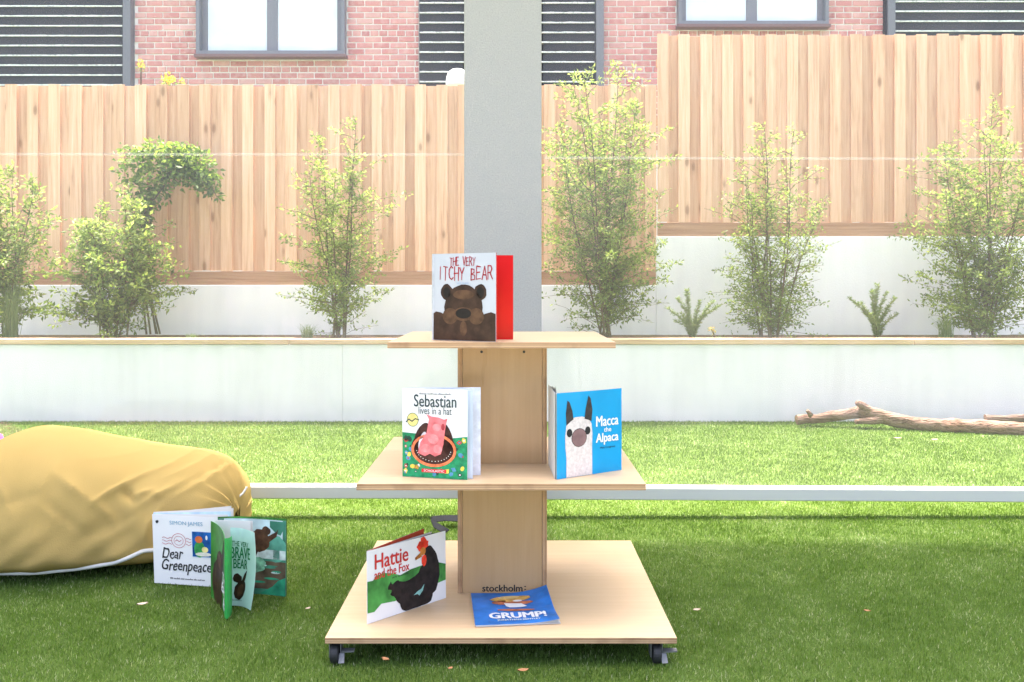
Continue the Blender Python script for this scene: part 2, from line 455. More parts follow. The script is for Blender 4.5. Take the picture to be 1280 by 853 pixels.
o = box('retaining_wall', XS+.002, 9, YW-.004, YW+.2, 0, ZR, M_WALL_B, None, .004); tag(o, 'taller white rendered wall beneath the higher timber fence', 'wall', 'white walls below the fences')

def paling_mesh(wd, h, th, pm):
    bm = bmesh.new(); bbox(bm, -wd/2, wd/2, -th/2, th/2, 0, h, .0025)
    me = bpy.data.meshes.new('paling'); bm.to_mesh(me); bm.free(); me.materials.append(pm)
    return me
def fence(x0, x1, z0, z1, y, label):
    t = empty('paling_fence', ((x0+x1)/2, y, z0)); tag(t, label, 'fence', 'timber paling fences above the white walls')
    box('plinth_board', x0, x1, y-.028, y-.002, z0+.003, z0+.125, M_PLINTH, t, .003)
    for zz in (z0+.35, (z0+z1)/2+.1, z1-.28):
        box('rail', x0, x1, y+.035, y+.075, zz, zz+.07, M_PLINTH, t, .003)
    h = z1-z0-.128
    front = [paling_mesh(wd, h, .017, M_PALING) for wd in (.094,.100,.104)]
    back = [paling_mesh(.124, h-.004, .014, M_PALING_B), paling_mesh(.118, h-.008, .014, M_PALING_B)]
    spots = []; x = x0+.05
    while x < x1-.16: spots += [(0, x), (1, x+.0965)]; x += .193
    spots += [(0, min(x, x1-.05)), (1, x1-.063)]
    if x1-.05-x > .06: spots.append((0, x1-.051))
    for row, xx in spots:
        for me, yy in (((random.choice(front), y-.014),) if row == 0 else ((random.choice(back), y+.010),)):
            p = bpy.data.objects.new('paling', me); C.objects.link(p); p.parent = t
            p.location = (xx-t.location.x+random.uniform(-.003,.003), yy-y+random.uniform(-.002,.002), .128+random.uniform(-.006,.004))
            p.rotation_euler = (random.uniform(-.002,.002), random.uniform(-.0025,.0025), random.uniform(-.05,.05))
fence(PX(-260,YW+.05), XS+.012, ZL+.002, PZ(105,YW), YW+.05, 'lower pale timber paling fence left of the step')
fence(XS+.016, PX(1540,YW+.05), ZR+.002, PZ(42,YW), YW+.04, 'higher pale timber paling fence right of the step')

# ------------------------------------------------------------------ brick house
YB = 13.0
def BX(px): return PX(px, YB)
def BZ(py): return PZ(py, YB)
house = empty('brick_house', (0, YB, 0)); tag(house, 'red brick house with grey framed windows behind the fence', 'house')
openings = [(BX(-330),BX(168)), (BX(524),BX(752)), (BX(1113),BX(1600))]      # slatted screens
wins = [(BX(249),BX(433),BZ(71),BZ(71)+1.5), (BX(846),BX(1032),BZ(34),BZ(34)+1.3)]
ZT = 6.6
wall = box('wall', -11, 11, YB+.012, YB+.3, 0, ZT, M_MORTAR, house)
box('roof_fascia', -11.2, 11.2, YB-.35, YB+.4, ZT+.002, ZT+.25, M_FRAME, house)
bl, bh, bd = .224, .0665, .10
bmesh_brick = []
for ll in (bl, bl*.49):
    bm = bmesh.new(); bbox(bm, -ll/2, ll/2, 0, bd, 0, bh, .004)
    me = bpy.data.meshes.new('brick'); bm.to_mesh(me); bm.free(); me.materials.append(M_BRICK); bmesh_brick.append(me)
pitch = .0862
rows = range(int(3.1/pitch), int((ZT-.05)/pitch))
V2, F2 = [], []
nb = 0
cutouts = [(a, c, 0, 9) for a, c in openings]+wins
for r in rows:
    z = r*pitch
    flem = (r % 6 == 0)
    x = -10.9 + (r % 2)*.12
    k = 0
    while x < 10.8:
        half = flem
        L = bl*.49 if half else bl
        x0, x1 = x, x+L
        # cut bricks short beside an opening
        for (a_, c_, z0_, z1_) in cutouts:
            if z+bh > z0_-.008 and z < z1_+.008:
                if x0 < a_-.010 < x1: x1 = a_-.010
                elif x0 < c_+.010 < x1: x0 = c_+.010
                elif x0 >= a_-.0101 and x1 <= c_+.0101: x1 = x0
        L = x1-x0
        if L < .03: x += (bl*.49 if half else bl)+.017; continue
        pxa = 640+(x0)*FPX/YB; pxb = 640+x1*FPX/YB; py = HOR-(z+bh/2-CAM_H)*FPX/YB
        inview = pxb > 0 and pxa < 1280 and -4 < py < (112 if pxa < 800 else 48)
        yy = YB-.004+random.uniform(-.003,.003)
        if inview and nb < 300:
            p = bpy.data.objects.new('brick', bmesh_brick[0]); C.objects.link(p); p.parent = wall
            p.location = ((x0+x1)/2, yy-YB, z+random.uniform(-.002,.002)); p.scale.x = L/bl; nb += 1
        else:
            b0 = len(V2)
            for (a,bb,cc) in ((x0,yy,z),(x1,yy,z),(x1,yy+.1,z),(x0,yy+.1,z),(x0,yy,z+bh),(x1,yy,z+bh),(x1,yy+.1,z+bh),(x0,yy+.1,z+bh)): V2.append((a,bb,cc))
            for f in ((0,1,5,4),(1,2,6,5),(3,0,4,7),(4,5,6,7),(0,3,2,1)): F2.append(tuple(b0+i for i in f))
        x += (bl*.49 if half else bl)+.017
print('bricks', nb)
o = mk('brickwork', V2, F2, M_BRICK2, wall); o['kind'] = 'stuff'
def win(x0, x1, z0, z1):
    wroot = empty('window', ((x0+x1)/2, 0, z0)); wroot.parent = house
    yo, yi = YB-.14, YB+.05
    fw = .05
    bm = bmesh.new()
    bbox(bm, x0, x1, yo, yi, z0, z0+fw); bbox(bm, x0, x1, yo, yi, z1-fw, z1)
    bbox(bm, x0, x0+fw, yo, yi, z0+fw+.001, z1-fw-.001); bbox(bm, x1-fw, x1, yo, yi, z0+fw+.001, z1-fw-.001)
    bm_obj('surround', bm, M_FRAME, wroot)
    a, c = x0+fw+.001, x1-fw-.001
    ys0, ys1 = YB-.03, YB+.02
    sash = bmesh.new(); s = .075; zz0, zz1 = z0+fw+.001, z1-fw-.001
    bbox(sash, a, c, ys0, ys1, zz0, zz0+.03); bbox(sash, a, c, ys0, ys1, zz1-s, zz1)
    bbox(sash, a, a+s, ys0, ys1, zz0+.031, zz1-s-.001); bbox(sash, c-s, c, ys0, ys1, zz0+.031, zz1-s-.001)
    mid = (a+c)/2
    bbox(sash, mid-.075, mid+.075, ys0-.003, ys1, zz0+.031, zz1-s-.001)
    bm_obj('sash', sash, M_FRAME, wroot)
    for p0, p1 in ((a+s+.001, mid-.076), (mid+.076, c-s-.001)):
        box('pane', p0, p1, YB-.005, YB+.01, zz0+.031, zz1-s-.001, M_PANE, wroot)
    box('sill', x0-.02, x1+.02, YB-.17, YB-.005, z0-.045, z0-.002, mat('sill_brick_reflection', (.16,.085,.08), .5, .4), wroot, .004)  # brick reflected under the window frame, put into this brown
for a in wins: win(*a)
def screen(x0, x1, ztop, post_side, phase):
    s = empty('slat_screen', ((x0+x1)/2, 0, BZ(120))); s.parent = house
    pitch = 12.25*YB/FPX
    box('backing_board', x0, x1, YB-.004, YB+.008, BZ(135), ztop, mat('dark_backing', (.03,.03,.033), .4, .5), s)
    z = BZ(phase)-pitch*10
    def slat(zz):
        V = []
        for x in (x0+.012, x1-.012):
            V += [(x,YB-.075,zz),(x,YB-.055,zz),(x,YB-.028,zz+pitch-.004),(x,YB-.045,zz+pitch-.004)]
        return V
    F = [(0,1,5,4),(1,2,6,5),(2,3,7,6),(3,0,4,7),(0,3,2,1),(4,5,6,7)]
    while z < ztop:
        if z > BZ(135):
            o = mk('slat', slat(z), F, M_SLAT, s)
            V, Fl = [], []
            n = 40
            for i in range(n+1):                           # bright gaps between slats, put in as a pale strip
                x = x0+.014+(x1-x0-.028)*i/n; d = .002*math.sin(x*19+z*40)+.0015*math.sin(x*47+z*13)
                V += [(x,YB-.082,z-.007-d*.4),(x,YB-.082,z+.011+d),(x,YB-.060,z-.008)]
            for i in range(n):
                a = i*3; Fl += [(a,a+3,a+4,a+1),(a,a+2,a+5,a+3)]
            mk('bright_gap', V, Fl, M_GAP, o)
        z += pitch
    for xx in post_side:
        box('post', xx-.055, xx+.055, YB-.13, YB+.01, BZ(140), ztop+.02, M_STEEL, s, .006)
        box('post_cover', xx-.075, xx-.058, YB-.10, YB+.01, BZ(140), ztop+.02, M_SLAT, s, .003)
screen(openings[0][0], openings[0][1], ZT-.1, (BX(163),), 108)
screen(openings[1][0], openings[1][1], ZT-.1, (BX(749),), 104)
screen(openings[2][0], openings[2][1], ZT-.1, (BX(1110),), 41)

# white rounded cowl peeping over the fence beside the column
V, F = [], []
cx, cy, cz, r = PX(572, 8.9), 8.9, PZ(106, 8.9), .115
prof = [(r*.8,-.5),(r*.8,-.02),(r*1.02,-.02),(r*1.02,.012),(r,.04),(r*.93,.085),(r*.78,.12),(r*.5,.145),(r*.2,.155),(0.001,.157)]
for p in prof:
    for k in range(20): V.append((cx+p[0]*math.cos(k*math.pi/10), cy+p[0]*math.sin(k*math.pi/10), cz+p[1]))
for i in range(len(prof)-1):
    for k in range(20): F.append((i*20+k, i*20+(k+1)%20, (i+1)*20+(k+1)%20, (i+1)*20+k))
vent = empty('vent_cowl', (cx,cy,0)); tag(vent, 'white domed vent peeping over the fence beside the column', 'vent')
mk('cowl', V, F, M_GAP if False else mat('white_plastic', (.82,.82,.8), .4, .4), vent, smooth=True)
V, F = tube([(cx,cy,0),(cx,cy,cz-.4)], .07, 12); mk('pipe', V, F, MATS['white_plastic'], vent, smooth=True)

# ------------------------------------------------------------------ planting
def leaves_mesh(name, P, D, size, m, parent, tint, wr=.42, fold=.25):
    """P leaf base, D direction (unit), size length; folded diamond leaves"""
    n = len(P)
    up = rng.normal(size=(n,3)); up[:,2] += .6
    S = np.cross(D, up); S /= np.linalg.norm(S,axis=1,keepdims=True)+1e-9
    N = np.cross(S, D)
    L = size[:,None]
    mid = P + D*L*.45
    a = mid + S*L*wr*.5 + N*L*fold*.3
    c = mid - S*L*wr*.5 + N*L*fold*.3
    tip = P + D*L - N*L*.1
    V = np.stack([P,a,tip,c],1).reshape(-1,3)
    i = np.arange(n)*4
    T = np.concatenate([np.stack([i,i+1,i+2],1), np.stack([i,i+2,i+3],1)])
    return np_mesh(name, V, T, m, parent, np.repeat(np.clip(tint,0,1),4))
def unit(a): return a/(np.linalg.norm(a,axis=-1,keepdims=True)+1e-9)

def shrub(px, d, top_py, hw, label, seed, stems=7, dens=1.0, leaf=.036, low=.12, cat='shrub', mat_l=None, name='shrub', bias=0.0, lowdense=0.0, shape=1.0, group='leafy shrubs growing in the planter'):
    global rng
    keep = rng; rng = np.random.default_rng(seed); rr = random.Random(seed)
    bx, bz = PX(px, d), ZP+.02
    H = PZ(top_py, d)-bz
    t = empty(name, (bx, d, bz)); tag(t, label, cat, group)
    V, F = [], []
    P, Dr, Sz, Tt = [], [], [], []
    def leafy(path, r0, n_l, spread, hfrac):
        for _ in range(n_l):
            u = rr.random()**.8
            i = min(int(u*(len(path)-1)), len(path)-2); f = u*(len(path)-1)-i
            p = path[i].lerp(path[i+1], f)
            dv = Vector((rr.gauss(0,1), rr.gauss(0,1), rr.gauss(.15,.8))).normalized()
            P.append(p+dv*rr.uniform(0,spread)); Dr.append(dv)
            Sz.append(leaf*rr.uniform(.65,1.45)); 
            hh = max(0,min(1,(p.z-bz)/H))
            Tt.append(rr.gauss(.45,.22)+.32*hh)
    for s in range(stems):
        an = 2*math.pi*(s+rr.random()*.8)/stems
        top = 1.0 if s == 0 else rr.uniform(.55,.97)
        sp = hw*(0.12 if s == 0 else rr.uniform(.3,.85))
        ex, ey = math.cos(an)*sp+bias*hw, math.sin(an)*sp*.55
        b0 = Vector((bx+rr.uniform(-.10,.10), d+rr.uniform(-.06,.06), bz-.02))
        path = []
        wob = [rr.uniform(-1,1) for _ in range(6)]
        for i in range(15):
            u = i/14
            path.append(b0+Vector((ex*u**.9+.03*math.sin(u*6+wob[0]*3)*u, min(ey*u**1.25, 8.02-d)+.03*math.sin(u*5+wob[1]*3)*u, H*top*u)))
        tube(path, [.0075*(1-u/14)*(.8+.4*rr.random())+.0018 for u in range(15)], 5, False, V, F)
        nt = int((15+H*11)*dens)
        for k in range(nt):
            u = low+(1-low)*((k+rr.random())/nt)**(.9)
            i = min(int(u*14), 13); p0 = path[i].lerp(path[i+1], u*14-i)
            # crown profile: fullest at 35-55 % of the height
            prof = (math.sin(math.pi*min(1,(.18+u*.82)**shape))*.85+.18)
            Lb = hw*prof*rr.uniform(.35,1.2)*(.9 if s else 1.1)
            an2 = rr.random()*2*math.pi
            dv = Vector((math.cos(an2), math.sin(an2)*.6, rr.uniform(.15,.95))).normalized()
            tw = []
            for j in range(6):
                q = j/5
                pt = p0+dv*Lb*q+Vector((rr.uniform(-.015,.015),rr.uniform(-.015,.015), -.10*Lb*q*q+rr.uniform(-.01,.01)))
                if pt.y > 8.04: pt.y = 8.04
                tw.append(pt)
            tube(tw, [.0022*(1-q/6)+.0007 for q in range(6)], 3, False, V, F)
            leafy(tw, .01, int(rr.uniform(15,38)*dens*(.5+Lb*2.2)*(1+lowdense*max(0,1-u*2.2))), .022+.02*rr.random(), u)
        leafy(path[9:], .01, int(20*dens), .02, 1)
    if lowdense:
        for _ in range(int(34*lowdense)):
            p0 = Vector((bx+rr.gauss(0,.05), d+rr.gauss(0,.04), bz+rr.random()**1.3*.34*H))
            an2 = rr.random()*2*math.pi
            dv = Vector((math.cos(an2), math.sin(an2)*.55, rr.uniform(.0,.75))).normalized(); Lb = hw*rr.uniform(.35,.95)
            tw = [p0+dv*Lb*q/5+Vector((rr.uniform(-.012,.012), 0, -.16*Lb*(q/5)**2)) for q in range(6)]
            for p in tw: p.z = max(p.z, bz+.015)
            tube(tw, [.0022*(1-q/6)+.0007 for q in range(6)], 3, False, V, F)
            leafy(tw, .01, int(rr.uniform(20,34)), .035, .2)
    mk('stems', V, F, M_STEM, t)
    P = np.array([tuple(p) for p in P]); P[:,1] = np.minimum(P[:,1], 8.06); P[:,2] = np.maximum(P[:,2], bz+.01)
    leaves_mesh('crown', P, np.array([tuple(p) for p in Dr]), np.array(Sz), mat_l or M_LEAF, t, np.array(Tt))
    rng = keep
    return t
shrub(8, 7.48, 205, .40, 'leafy shrub cut off by the left edge of the photo', 11, 6, .95, .040, lowdense=.45)
shrub(140, 7.48, 238, .55, 'bushy light green shrub below the climbing vine', 12, 8, 1.0, .040, shape=.7, lowdense=.9)
shrub(425, 7.48, 146, .50, 'slender upright shrub standing alone left of the column', 13, 7, .95, .030, lowdense=.9)
shrub(752, 7.48, 78, .62, 'tallest shrub, its tip above the fence, right of the column', 14, 9, 1.05, .032, low=.06, lowdense=.9)
shrub(968, 7.48, 148, .52, 'dense based shrub in the middle of the taller white wall', 15, 9, .85, .027, lowdense=1.7, low=.05)
shrub(1232, 7.48, 122, .60, 'large full shrub near the right edge of the photo', 16, 9, 1.0, .032, lowdense=1.3, low=.05)

def vine():
    global rng
    rr = random.Random(31); keep = rng; rng = np.random.default_rng(31)
    bx, d, bz = PX(182, 7.8), 7.8, ZP+.02
    t = empty('climbing_vine', (bx,d,bz)); tag(t, 'climbing vine arching over against the lower fence', 'vine')
    V, F = [], []; P, D, S, T = [], [], [], []
    for k in range(5):
        pts = [(186+k*3,418),(178+k*2,350),(172,300),(178+k*4,262-k*3),(198+k*7,228-k*6),(225+k*8,208+k*3),(252+k*5,214+k*9)]
        path = [Vector((PX(a,7.85), 7.86+rr.uniform(-.06,.06), PZ(c,7.85))) for a,c in pts]
        tube(path, [.009,.008,.007,.006,.005,.004,.003], 5, False, V, F)
        for i in range(2, 7):
            for _ in range(60 if i < 4 else 40):
                q = path[i-1].lerp(path[i], rr.random())
                dv = Vector((rr.gauss(0,1),rr.gauss(-.3,.6),rr.gauss(-.1,.8))).normalized()
                P.append(q+dv*rr.uniform(0,.06)); D.append(dv); S.append(rr.uniform(.035,.06)); T.append(rr.gauss(.45,.22))
    for (cx, cy, rx, ry, n) in ((165,206,22,26,230),(205,196,38,20,520),(240,212,32,26,480),(188,235,26,24,260),(256,228,16,16,160),(222,186,30,8,150),(168,262,14,20,110)):
        for _ in range(n):
            a = rr.random()*2*math.pi; q = rr.random()**.55
            p = Vector((PX(cx+rx*q*math.cos(a),7.85), 7.87+rr.gauss(0,.07), PZ(cy+ry*q*math.sin(a),7.85)))
            dv = Vector((rr.gauss(0,1),rr.gauss(-.4,.6),rr.gauss(-.2,.7))).normalized()
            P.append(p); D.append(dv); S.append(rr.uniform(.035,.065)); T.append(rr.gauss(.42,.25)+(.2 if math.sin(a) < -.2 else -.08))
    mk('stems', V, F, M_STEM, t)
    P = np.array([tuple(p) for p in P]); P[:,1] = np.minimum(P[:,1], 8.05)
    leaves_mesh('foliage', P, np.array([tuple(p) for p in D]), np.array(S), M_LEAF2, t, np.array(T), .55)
    rng = keep
vine()

def rosemary(px, d, tops, label, seed):
    """a clump of upright bottle-brush shoots"""
    global rng
    rr = random.Random(seed); keep = rng; rng = np.random.default_rng(seed)
    bx, bz = PX(px,d), ZP+.02
    t = empty('rosemary_plant', (bx,d,bz)); tag(t, label, 'plant', 'needle leaved plants in the planter')
    V, F = [], []; P, D, S, T = [], [], [], []
    for (tx, ty) in tops:
        e = Vector((PX(tx,d), d+rr.uniform(-.08,.08), PZ(ty,d))); b0 = Vector((bx+rr.uniform(-.03,.03), d, bz))
        path = [b0.lerp(e,u/8)+Vector((-(e.x-b0.x)*.25*math.sin(u/8*math.pi), 0, 0)) for u in range(9)]
        tube(path, [.005*(1-u/10) for u in range(9)], 4, False, V, F)
        L = (e-b0).length
        for _ in range(int(L*950)):
            u = rr.uniform(.08,1)*8; i = min(int(u),7); q = path[i].lerp(path[i+1],u-i)
            tan = (path[i+1]-path[i]).normalized()
            dv = (Vector((rr.gauss(0,1),rr.gauss(0,1),rr.gauss(0,.4))).normalized()+tan*.7).normalized()
            P.append(q); D.append(dv); S.append(rr.uniform(.022,.04)); T.append(rr.gauss(.45,.2)+.15*u/8)
    mk('stems', V, F, M_STEM, t)
    leaves_mesh('foliage', np.array([tuple(p) for p in P]), np.array([tuple(p) for p in D]), np.array(S), M_ROSE, t, np.array(T), .2, .1)
    rng = keep
rosemary(864, 7.5, [(858,362),(846,372),(876,376),(890,376),(902,380),(832,384),(842,400),(882,392),(870,400),(854,392)], 'needle leaved plant in front of the wall step', 41)
rosemary(1098, 7.5, [(1098,356),(1110,366),(1090,364),(1120,372),(1074,378),(1064,372),(1084,392),(1112,388),(1126,392)], 'needle leaved plant left of the large right hand shrub', 42)

def tuft(px, d, h, wd, n, label, seed, m=None):
    global rng
    rr = random.Random(seed); bx, bz = PX(px,d), ZP+.02
    t = empty('grass_tuft', (bx,d,bz)); tag(t, label, 'grass tuft', 'grass tufts in the planter')
    V, F = [], []
    tint = []
    for _ in range(n):
        a = rr.random()*2*math.pi; le = rr.uniform(.1,1)*wd; hh = h*rr.uniform(.5,1)
        b0 = Vector((bx+rr.gauss(0,.02), d+rr.gauss(0,.02), bz)); i0 = len(V)
        sd = Vector((-math.sin(a), math.cos(a), 0))*.0028
        for u in (0,.4,.75,1):
            c = b0+Vector((math.cos(a)*le*u**1.6, math.sin(a)*le*u**1.6*.6, hh*(u-.25*u*u)*1.25))
            V += [c-sd*(1-u*.9), c+sd*(1-u*.9)]
        for k in range(3): F.append((i0+2*k,i0+2*k+1,i0+2*k+3,i0+2*k+2))
        tint += [rr.gauss(.4,.2)]*8
    o = mk('blades', V, F, m or M_ROSE, t)
    at = o.data.attributes.new('tint','FLOAT','POINT'); at.data.foreach_set('value', tint)
tuft(384, 7.4, .14, .12, 170, 'small grass tuft beside the slender upright shrub', 51)
tuft(1182, 7.45, .22, .16, 190, 'broad grass tuft at the foot of the large right hand shrub', 52)
tuft(14, 7.42, .52, .18, 420, 'tall soft green grass clump at the left edge of the photo', 53)
tuft(240, 7.4, .06, .08, 70, 'tiny grass tuft right of the bushy shrub', 54)

def flowers(px, py, d, rx, ry, n, label, seed, stem_to, nm='flowering_plant'):
    global rng
    rr = random.Random(seed); keep = rng; rng = np.random.default_rng(seed)
    x, z = PX(px,d), PZ(py,d)
    t = empty(nm, (x,d,stem_to)); tag(t, label, 'flowering plant', 'yellow flowering plants')
    V, F = [], []
    P, D, S, T = [], [], [], []; P2, D2, S2, T2 = [], [], [], []
    for k in range(max(3,n//12)):
        e = Vector((x+rr.gauss(0,.5)*rx, d+rr.gauss(0,.04), z+rr.gauss(0,.5)*ry))
        path = [Vector((x+(e.x-x)*u*u, d, stem_to+(e.z-stem_to)*u)) for u in (0,.3,.6,.85,1)]
        tube(path, [.006,.005,.004,.003,.002], 4, False, V, F)
        for _ in range(12):
            dv = Vector((rr.gauss(0,1),rr.gauss(0,1),rr.gauss(0,1))).normalized()
            P.append(e+dv*.012); D.append(dv); S.append(rr.uniform(.3,.6)*min(rx,ry)); T.append(rr.random())
        for _ in range(8):
            dv = Vector((rr.gauss(0,1),rr.gauss(0,1),rr.gauss(0,.6))).normalized()
            P2.append(e-Vector((0,0,ry*.5))+dv*.02); D2.append(dv); S2.append(rr.uniform(.4,.7)*min(rx,ry)); T2.append(rr.gauss(.7,.2))
    mk('stems', V, F, M_STEM, t)
    A = lambda q: np.array([tuple(p) for p in q])
    leaves_mesh('petals', A(P), A(D), np.array(S), M_YELLOW, t, np.array(T), .6)
    leaves_mesh('leaves', A(P2), A(D2), np.array(S2), M_LEAF2, t, np.array(T2), .5)
    rng = keep
flowers(212, 99, 8.6, .10, .05, 130, 'yellow flowers peeping over the fence below the brick wall', 61, 1.9)
flowers(176, 82, 8.7, .035, .06, 70, 'orange flower sprig against the slatted screen post', 62, 1.9)
flowers(893, 413, 7.35, .03, .03, 30, 'small yellow flower at the planter edge', 63, ZP+.02)

# ------------------------------------------------------------------ fallen branch
def bark():
    m = mat('weathered_branch', (.36,.25,.19), .85, .15); b = NB(m)
    co = b.coord('Object')
    g = b.noise(b.mapping(co, (2.2,16,16)), 1.5, 4, .65, .5); h = b.noise(co, 5, 3)
    c = b.ramp(g, [(.28,(.10,.055,.04)),(.5,(.24,.15,.115)),(.75,(.36,.25,.20))])
    c = b.mix(b.math('MULTIPLY', b.ramp(h, [(.5,(0,0,0)),(.7,(1,1,1))]), .6), c, (.30,.16,.11))
    ck = b.noise(b.mapping(co, (3.5,60,60)), 1.0, 2, .5, .8)
    c = b.mix(b.math('MULTIPLY', b.ramp(ck, [(.36,(1,1,1)),(.43,(0,0,0))]), .7), c, (.06,.032,.022))
    b.base(c); b.bump(b.math('ADD', g, ck), .9, .02); return m
M_BARK = bark()
M_CUT = mat('cut_branch_end', (.24,.14,.10), .9, .1)
def log(path, rads, sides=18):
    V, F = tube(path, rads, sides, False)
    V = [tuple(Vector(v)+Vector(mnoise.noise_vector(Vector(v)*11))*.008+Vector(mnoise.noise_vector(Vector(v)*3))*.012+Vector(mnoise.noise_vector(Vector(v)*26))*.004) for v in V]
    return V, F
def smooth_path(pts, n=8):
    out = []
    P = [Vector(p) for p in pts]; P = [P[0]*2-P[1]]+P+[P[-1]*2-P[-2]]
    for i in range(1, len(P)-2):
        for k in range(n):
            t_ = k/n; a, b_, c, d_ = P[i-1], P[i], P[i+1], P[i+2]
            out.append(.5*((2*b_)+(c-a)*t_+(2*a-5*b_+4*c-d_)*t_*t_+(3*b_-a-3*c+d_)*t_**3))
    out.append(P[-2]); return out
def interp(vals, n=8):
    out = []
    for a, c in zip(vals, vals[1:]): out += [a+(c-a)*k/n for k in range(n)]
    return out+[vals[-1]]
br = empty('fallen_branch', (PX(1140,6.5), 6.5, 0)); tag(br, 'long weathered fallen branch lying on the lawn by the planter wall', 'branch')
ctl = [(996,526.5,6.72),(1030,523.5,6.72),(1060,518.5,6.7),(1082,516,6.66),(1110,523,6.62),(1150,529.5,6.55),(1200,532.5,6.46),(1260,536.5,6.36),(1330,541,6.28),(1420,546,6.2)]
pth = smooth_path([(PX(a,d),d,PZ(c,d)) for a,c,d in ctl])
rad = interp([.037,.036,.040,.050,.050,.047,.050,.050,.052,.055])
V, F = log(pth, rad); nV = 18
V0 = len(V); F += []
mk('trunk', V, F, M_BARK, br, smooth=True)
e = [Vector(v) for v in V[:18]]; c0 = sum(e, Vector())/18; c0.x -= .004
mk('cut_end', [tuple(c0)]+[tuple(v) for v in e], [(0, 1+k, 1+(k+1)%18) for k in range(18)], M_CUT, br)
V, F = log(smooth_path([(PX(1090,6.65),6.65,PZ(517,6.65)),(PX(1080,6.64),6.64,PZ(510,6.64)),(PX(1071,6.62),6.62,PZ(503.5,6.62))],5), interp([.046,.034,.022],5), 12)
F.append(tuple(range(len(V)-12,len(V)))); mk('branch_stub', V, F, M_BARK, br, smooth=True)
V, F = log(smooth_path([(PX(1100,6.62),6.62,PZ(524,6.62)),(PX(1086,6.6),6.6,PZ(527,6.6)),(PX(1070,6.58),6.58,PZ(528.5,6.58))],5), interp([.034,.024,.018],5), 12)
F.append(tuple(range(len(V)-12,len(V)))); mk('branch_stub', V, F, M_BARK, br, smooth=True)
V, F = tube([(PX(1014,6.64),6.64,PZ(520,6.64)),(PX(1009,6.63),6.63,PZ(513,6.63))],[.02,.012],8); mk('twig_stub', V, F, M_BARK, br, smooth=True)
b2 = empty('fallen_branch', (PX(1300,6.8), 6.8, 0)); tag(b2, 'shorter cut branch end behind the long one at the right edge', 'branch')
pth = smooth_path([(PX(a,6.8),6.8,PZ(c,6.8)) for a,c in ((1231,522.5),(1262,523.5),(1300,524.5),(1400,526))])
V, F = log(pth, interp([.026,.029,.032,.036]), 14); mk('trunk', V, F, M_BARK, b2, smooth=True)
e = [Vector(v) for v in V[:14]]; c0 = sum(e, Vector())/14; c0.x -= .004
mk('cut_end', [tuple(c0)]+[tuple(v) for v in e], [(0, 1+k, 1+(k+1)%14) for k in range(14)], M_CUT, b2)

# ------------------------------------------------------------------ book stand
DC = 2.923; XC = -.030
def slab(name, hw, z0, z1, parent):
    """ply board: bevelled faces, layered edges"""
    bm = bmesh.new(); bbox(bm, XC-hw, XC+hw, DC-hw, DC+hw, z0, z1, .0012)
    for f in bm.faces: f.material_index = 0 if abs(f.normal.z) > .5 else 1
    bm.normal_update()
    for f in bm.faces: f.material_index = 0 if abs(f.normal.z) > .3 else 1
    return bm_obj(name, bm, [M_PLY, M_EDGE_Z], parent)
stand = empty('book_stand', (XC, DC, 0)); tag(stand, 'three tiered birch plywood book display stand on castors', 'book stand')
ZB, ZM, ZTP = .080, .480, .869
slab('base_board', .475, ZB-.0165, ZB, stand)
slab('middle_shelf', .4025, ZM-.0185, ZM, stand)
slab('top_shelf', .327, ZTP-.0175, ZTP, stand)
BW = .138; BY0, BY1 = 2.808, 3.04
def upright(z0, z1):
    th = .014
    for s in (-1, 1):
        xa = XC+s*BW; xb = xa-s*th
        bm = bmesh.new(); bbox(bm, min(xa,xb), max(xa,xb), BY0-.003, BY1, z0, z1, .0008)
        bm.normal_update()
        for f in bm.faces: f.material_index = 1 if abs(f.normal.y) > .5 else 0
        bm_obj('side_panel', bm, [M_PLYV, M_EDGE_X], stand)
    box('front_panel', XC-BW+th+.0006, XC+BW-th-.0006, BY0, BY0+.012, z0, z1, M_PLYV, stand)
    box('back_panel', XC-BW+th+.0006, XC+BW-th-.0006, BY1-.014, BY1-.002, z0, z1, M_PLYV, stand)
upright(ZB+.0005, ZM-.019); upright(ZM+.0005, ZTP-.018)
M_DARK = mat('dark_screw', (.02,.018,.016), .5, .4)
for x in (602, 655):
    V, F = tube([(PX(x,BY0), BY0+.002, PZ(440,BY0)), (PX(x,BY0), BY0-.0012, PZ(440,BY0))], .0042, 10); mk('screw', V, F, M_DARK, stand)
M_RUB = mat('black_rubber', (.02,.02,.021), .55, .4); M_ZINC = mat('zinc_plate', (.2,.2,.2), .5, .4, .4)
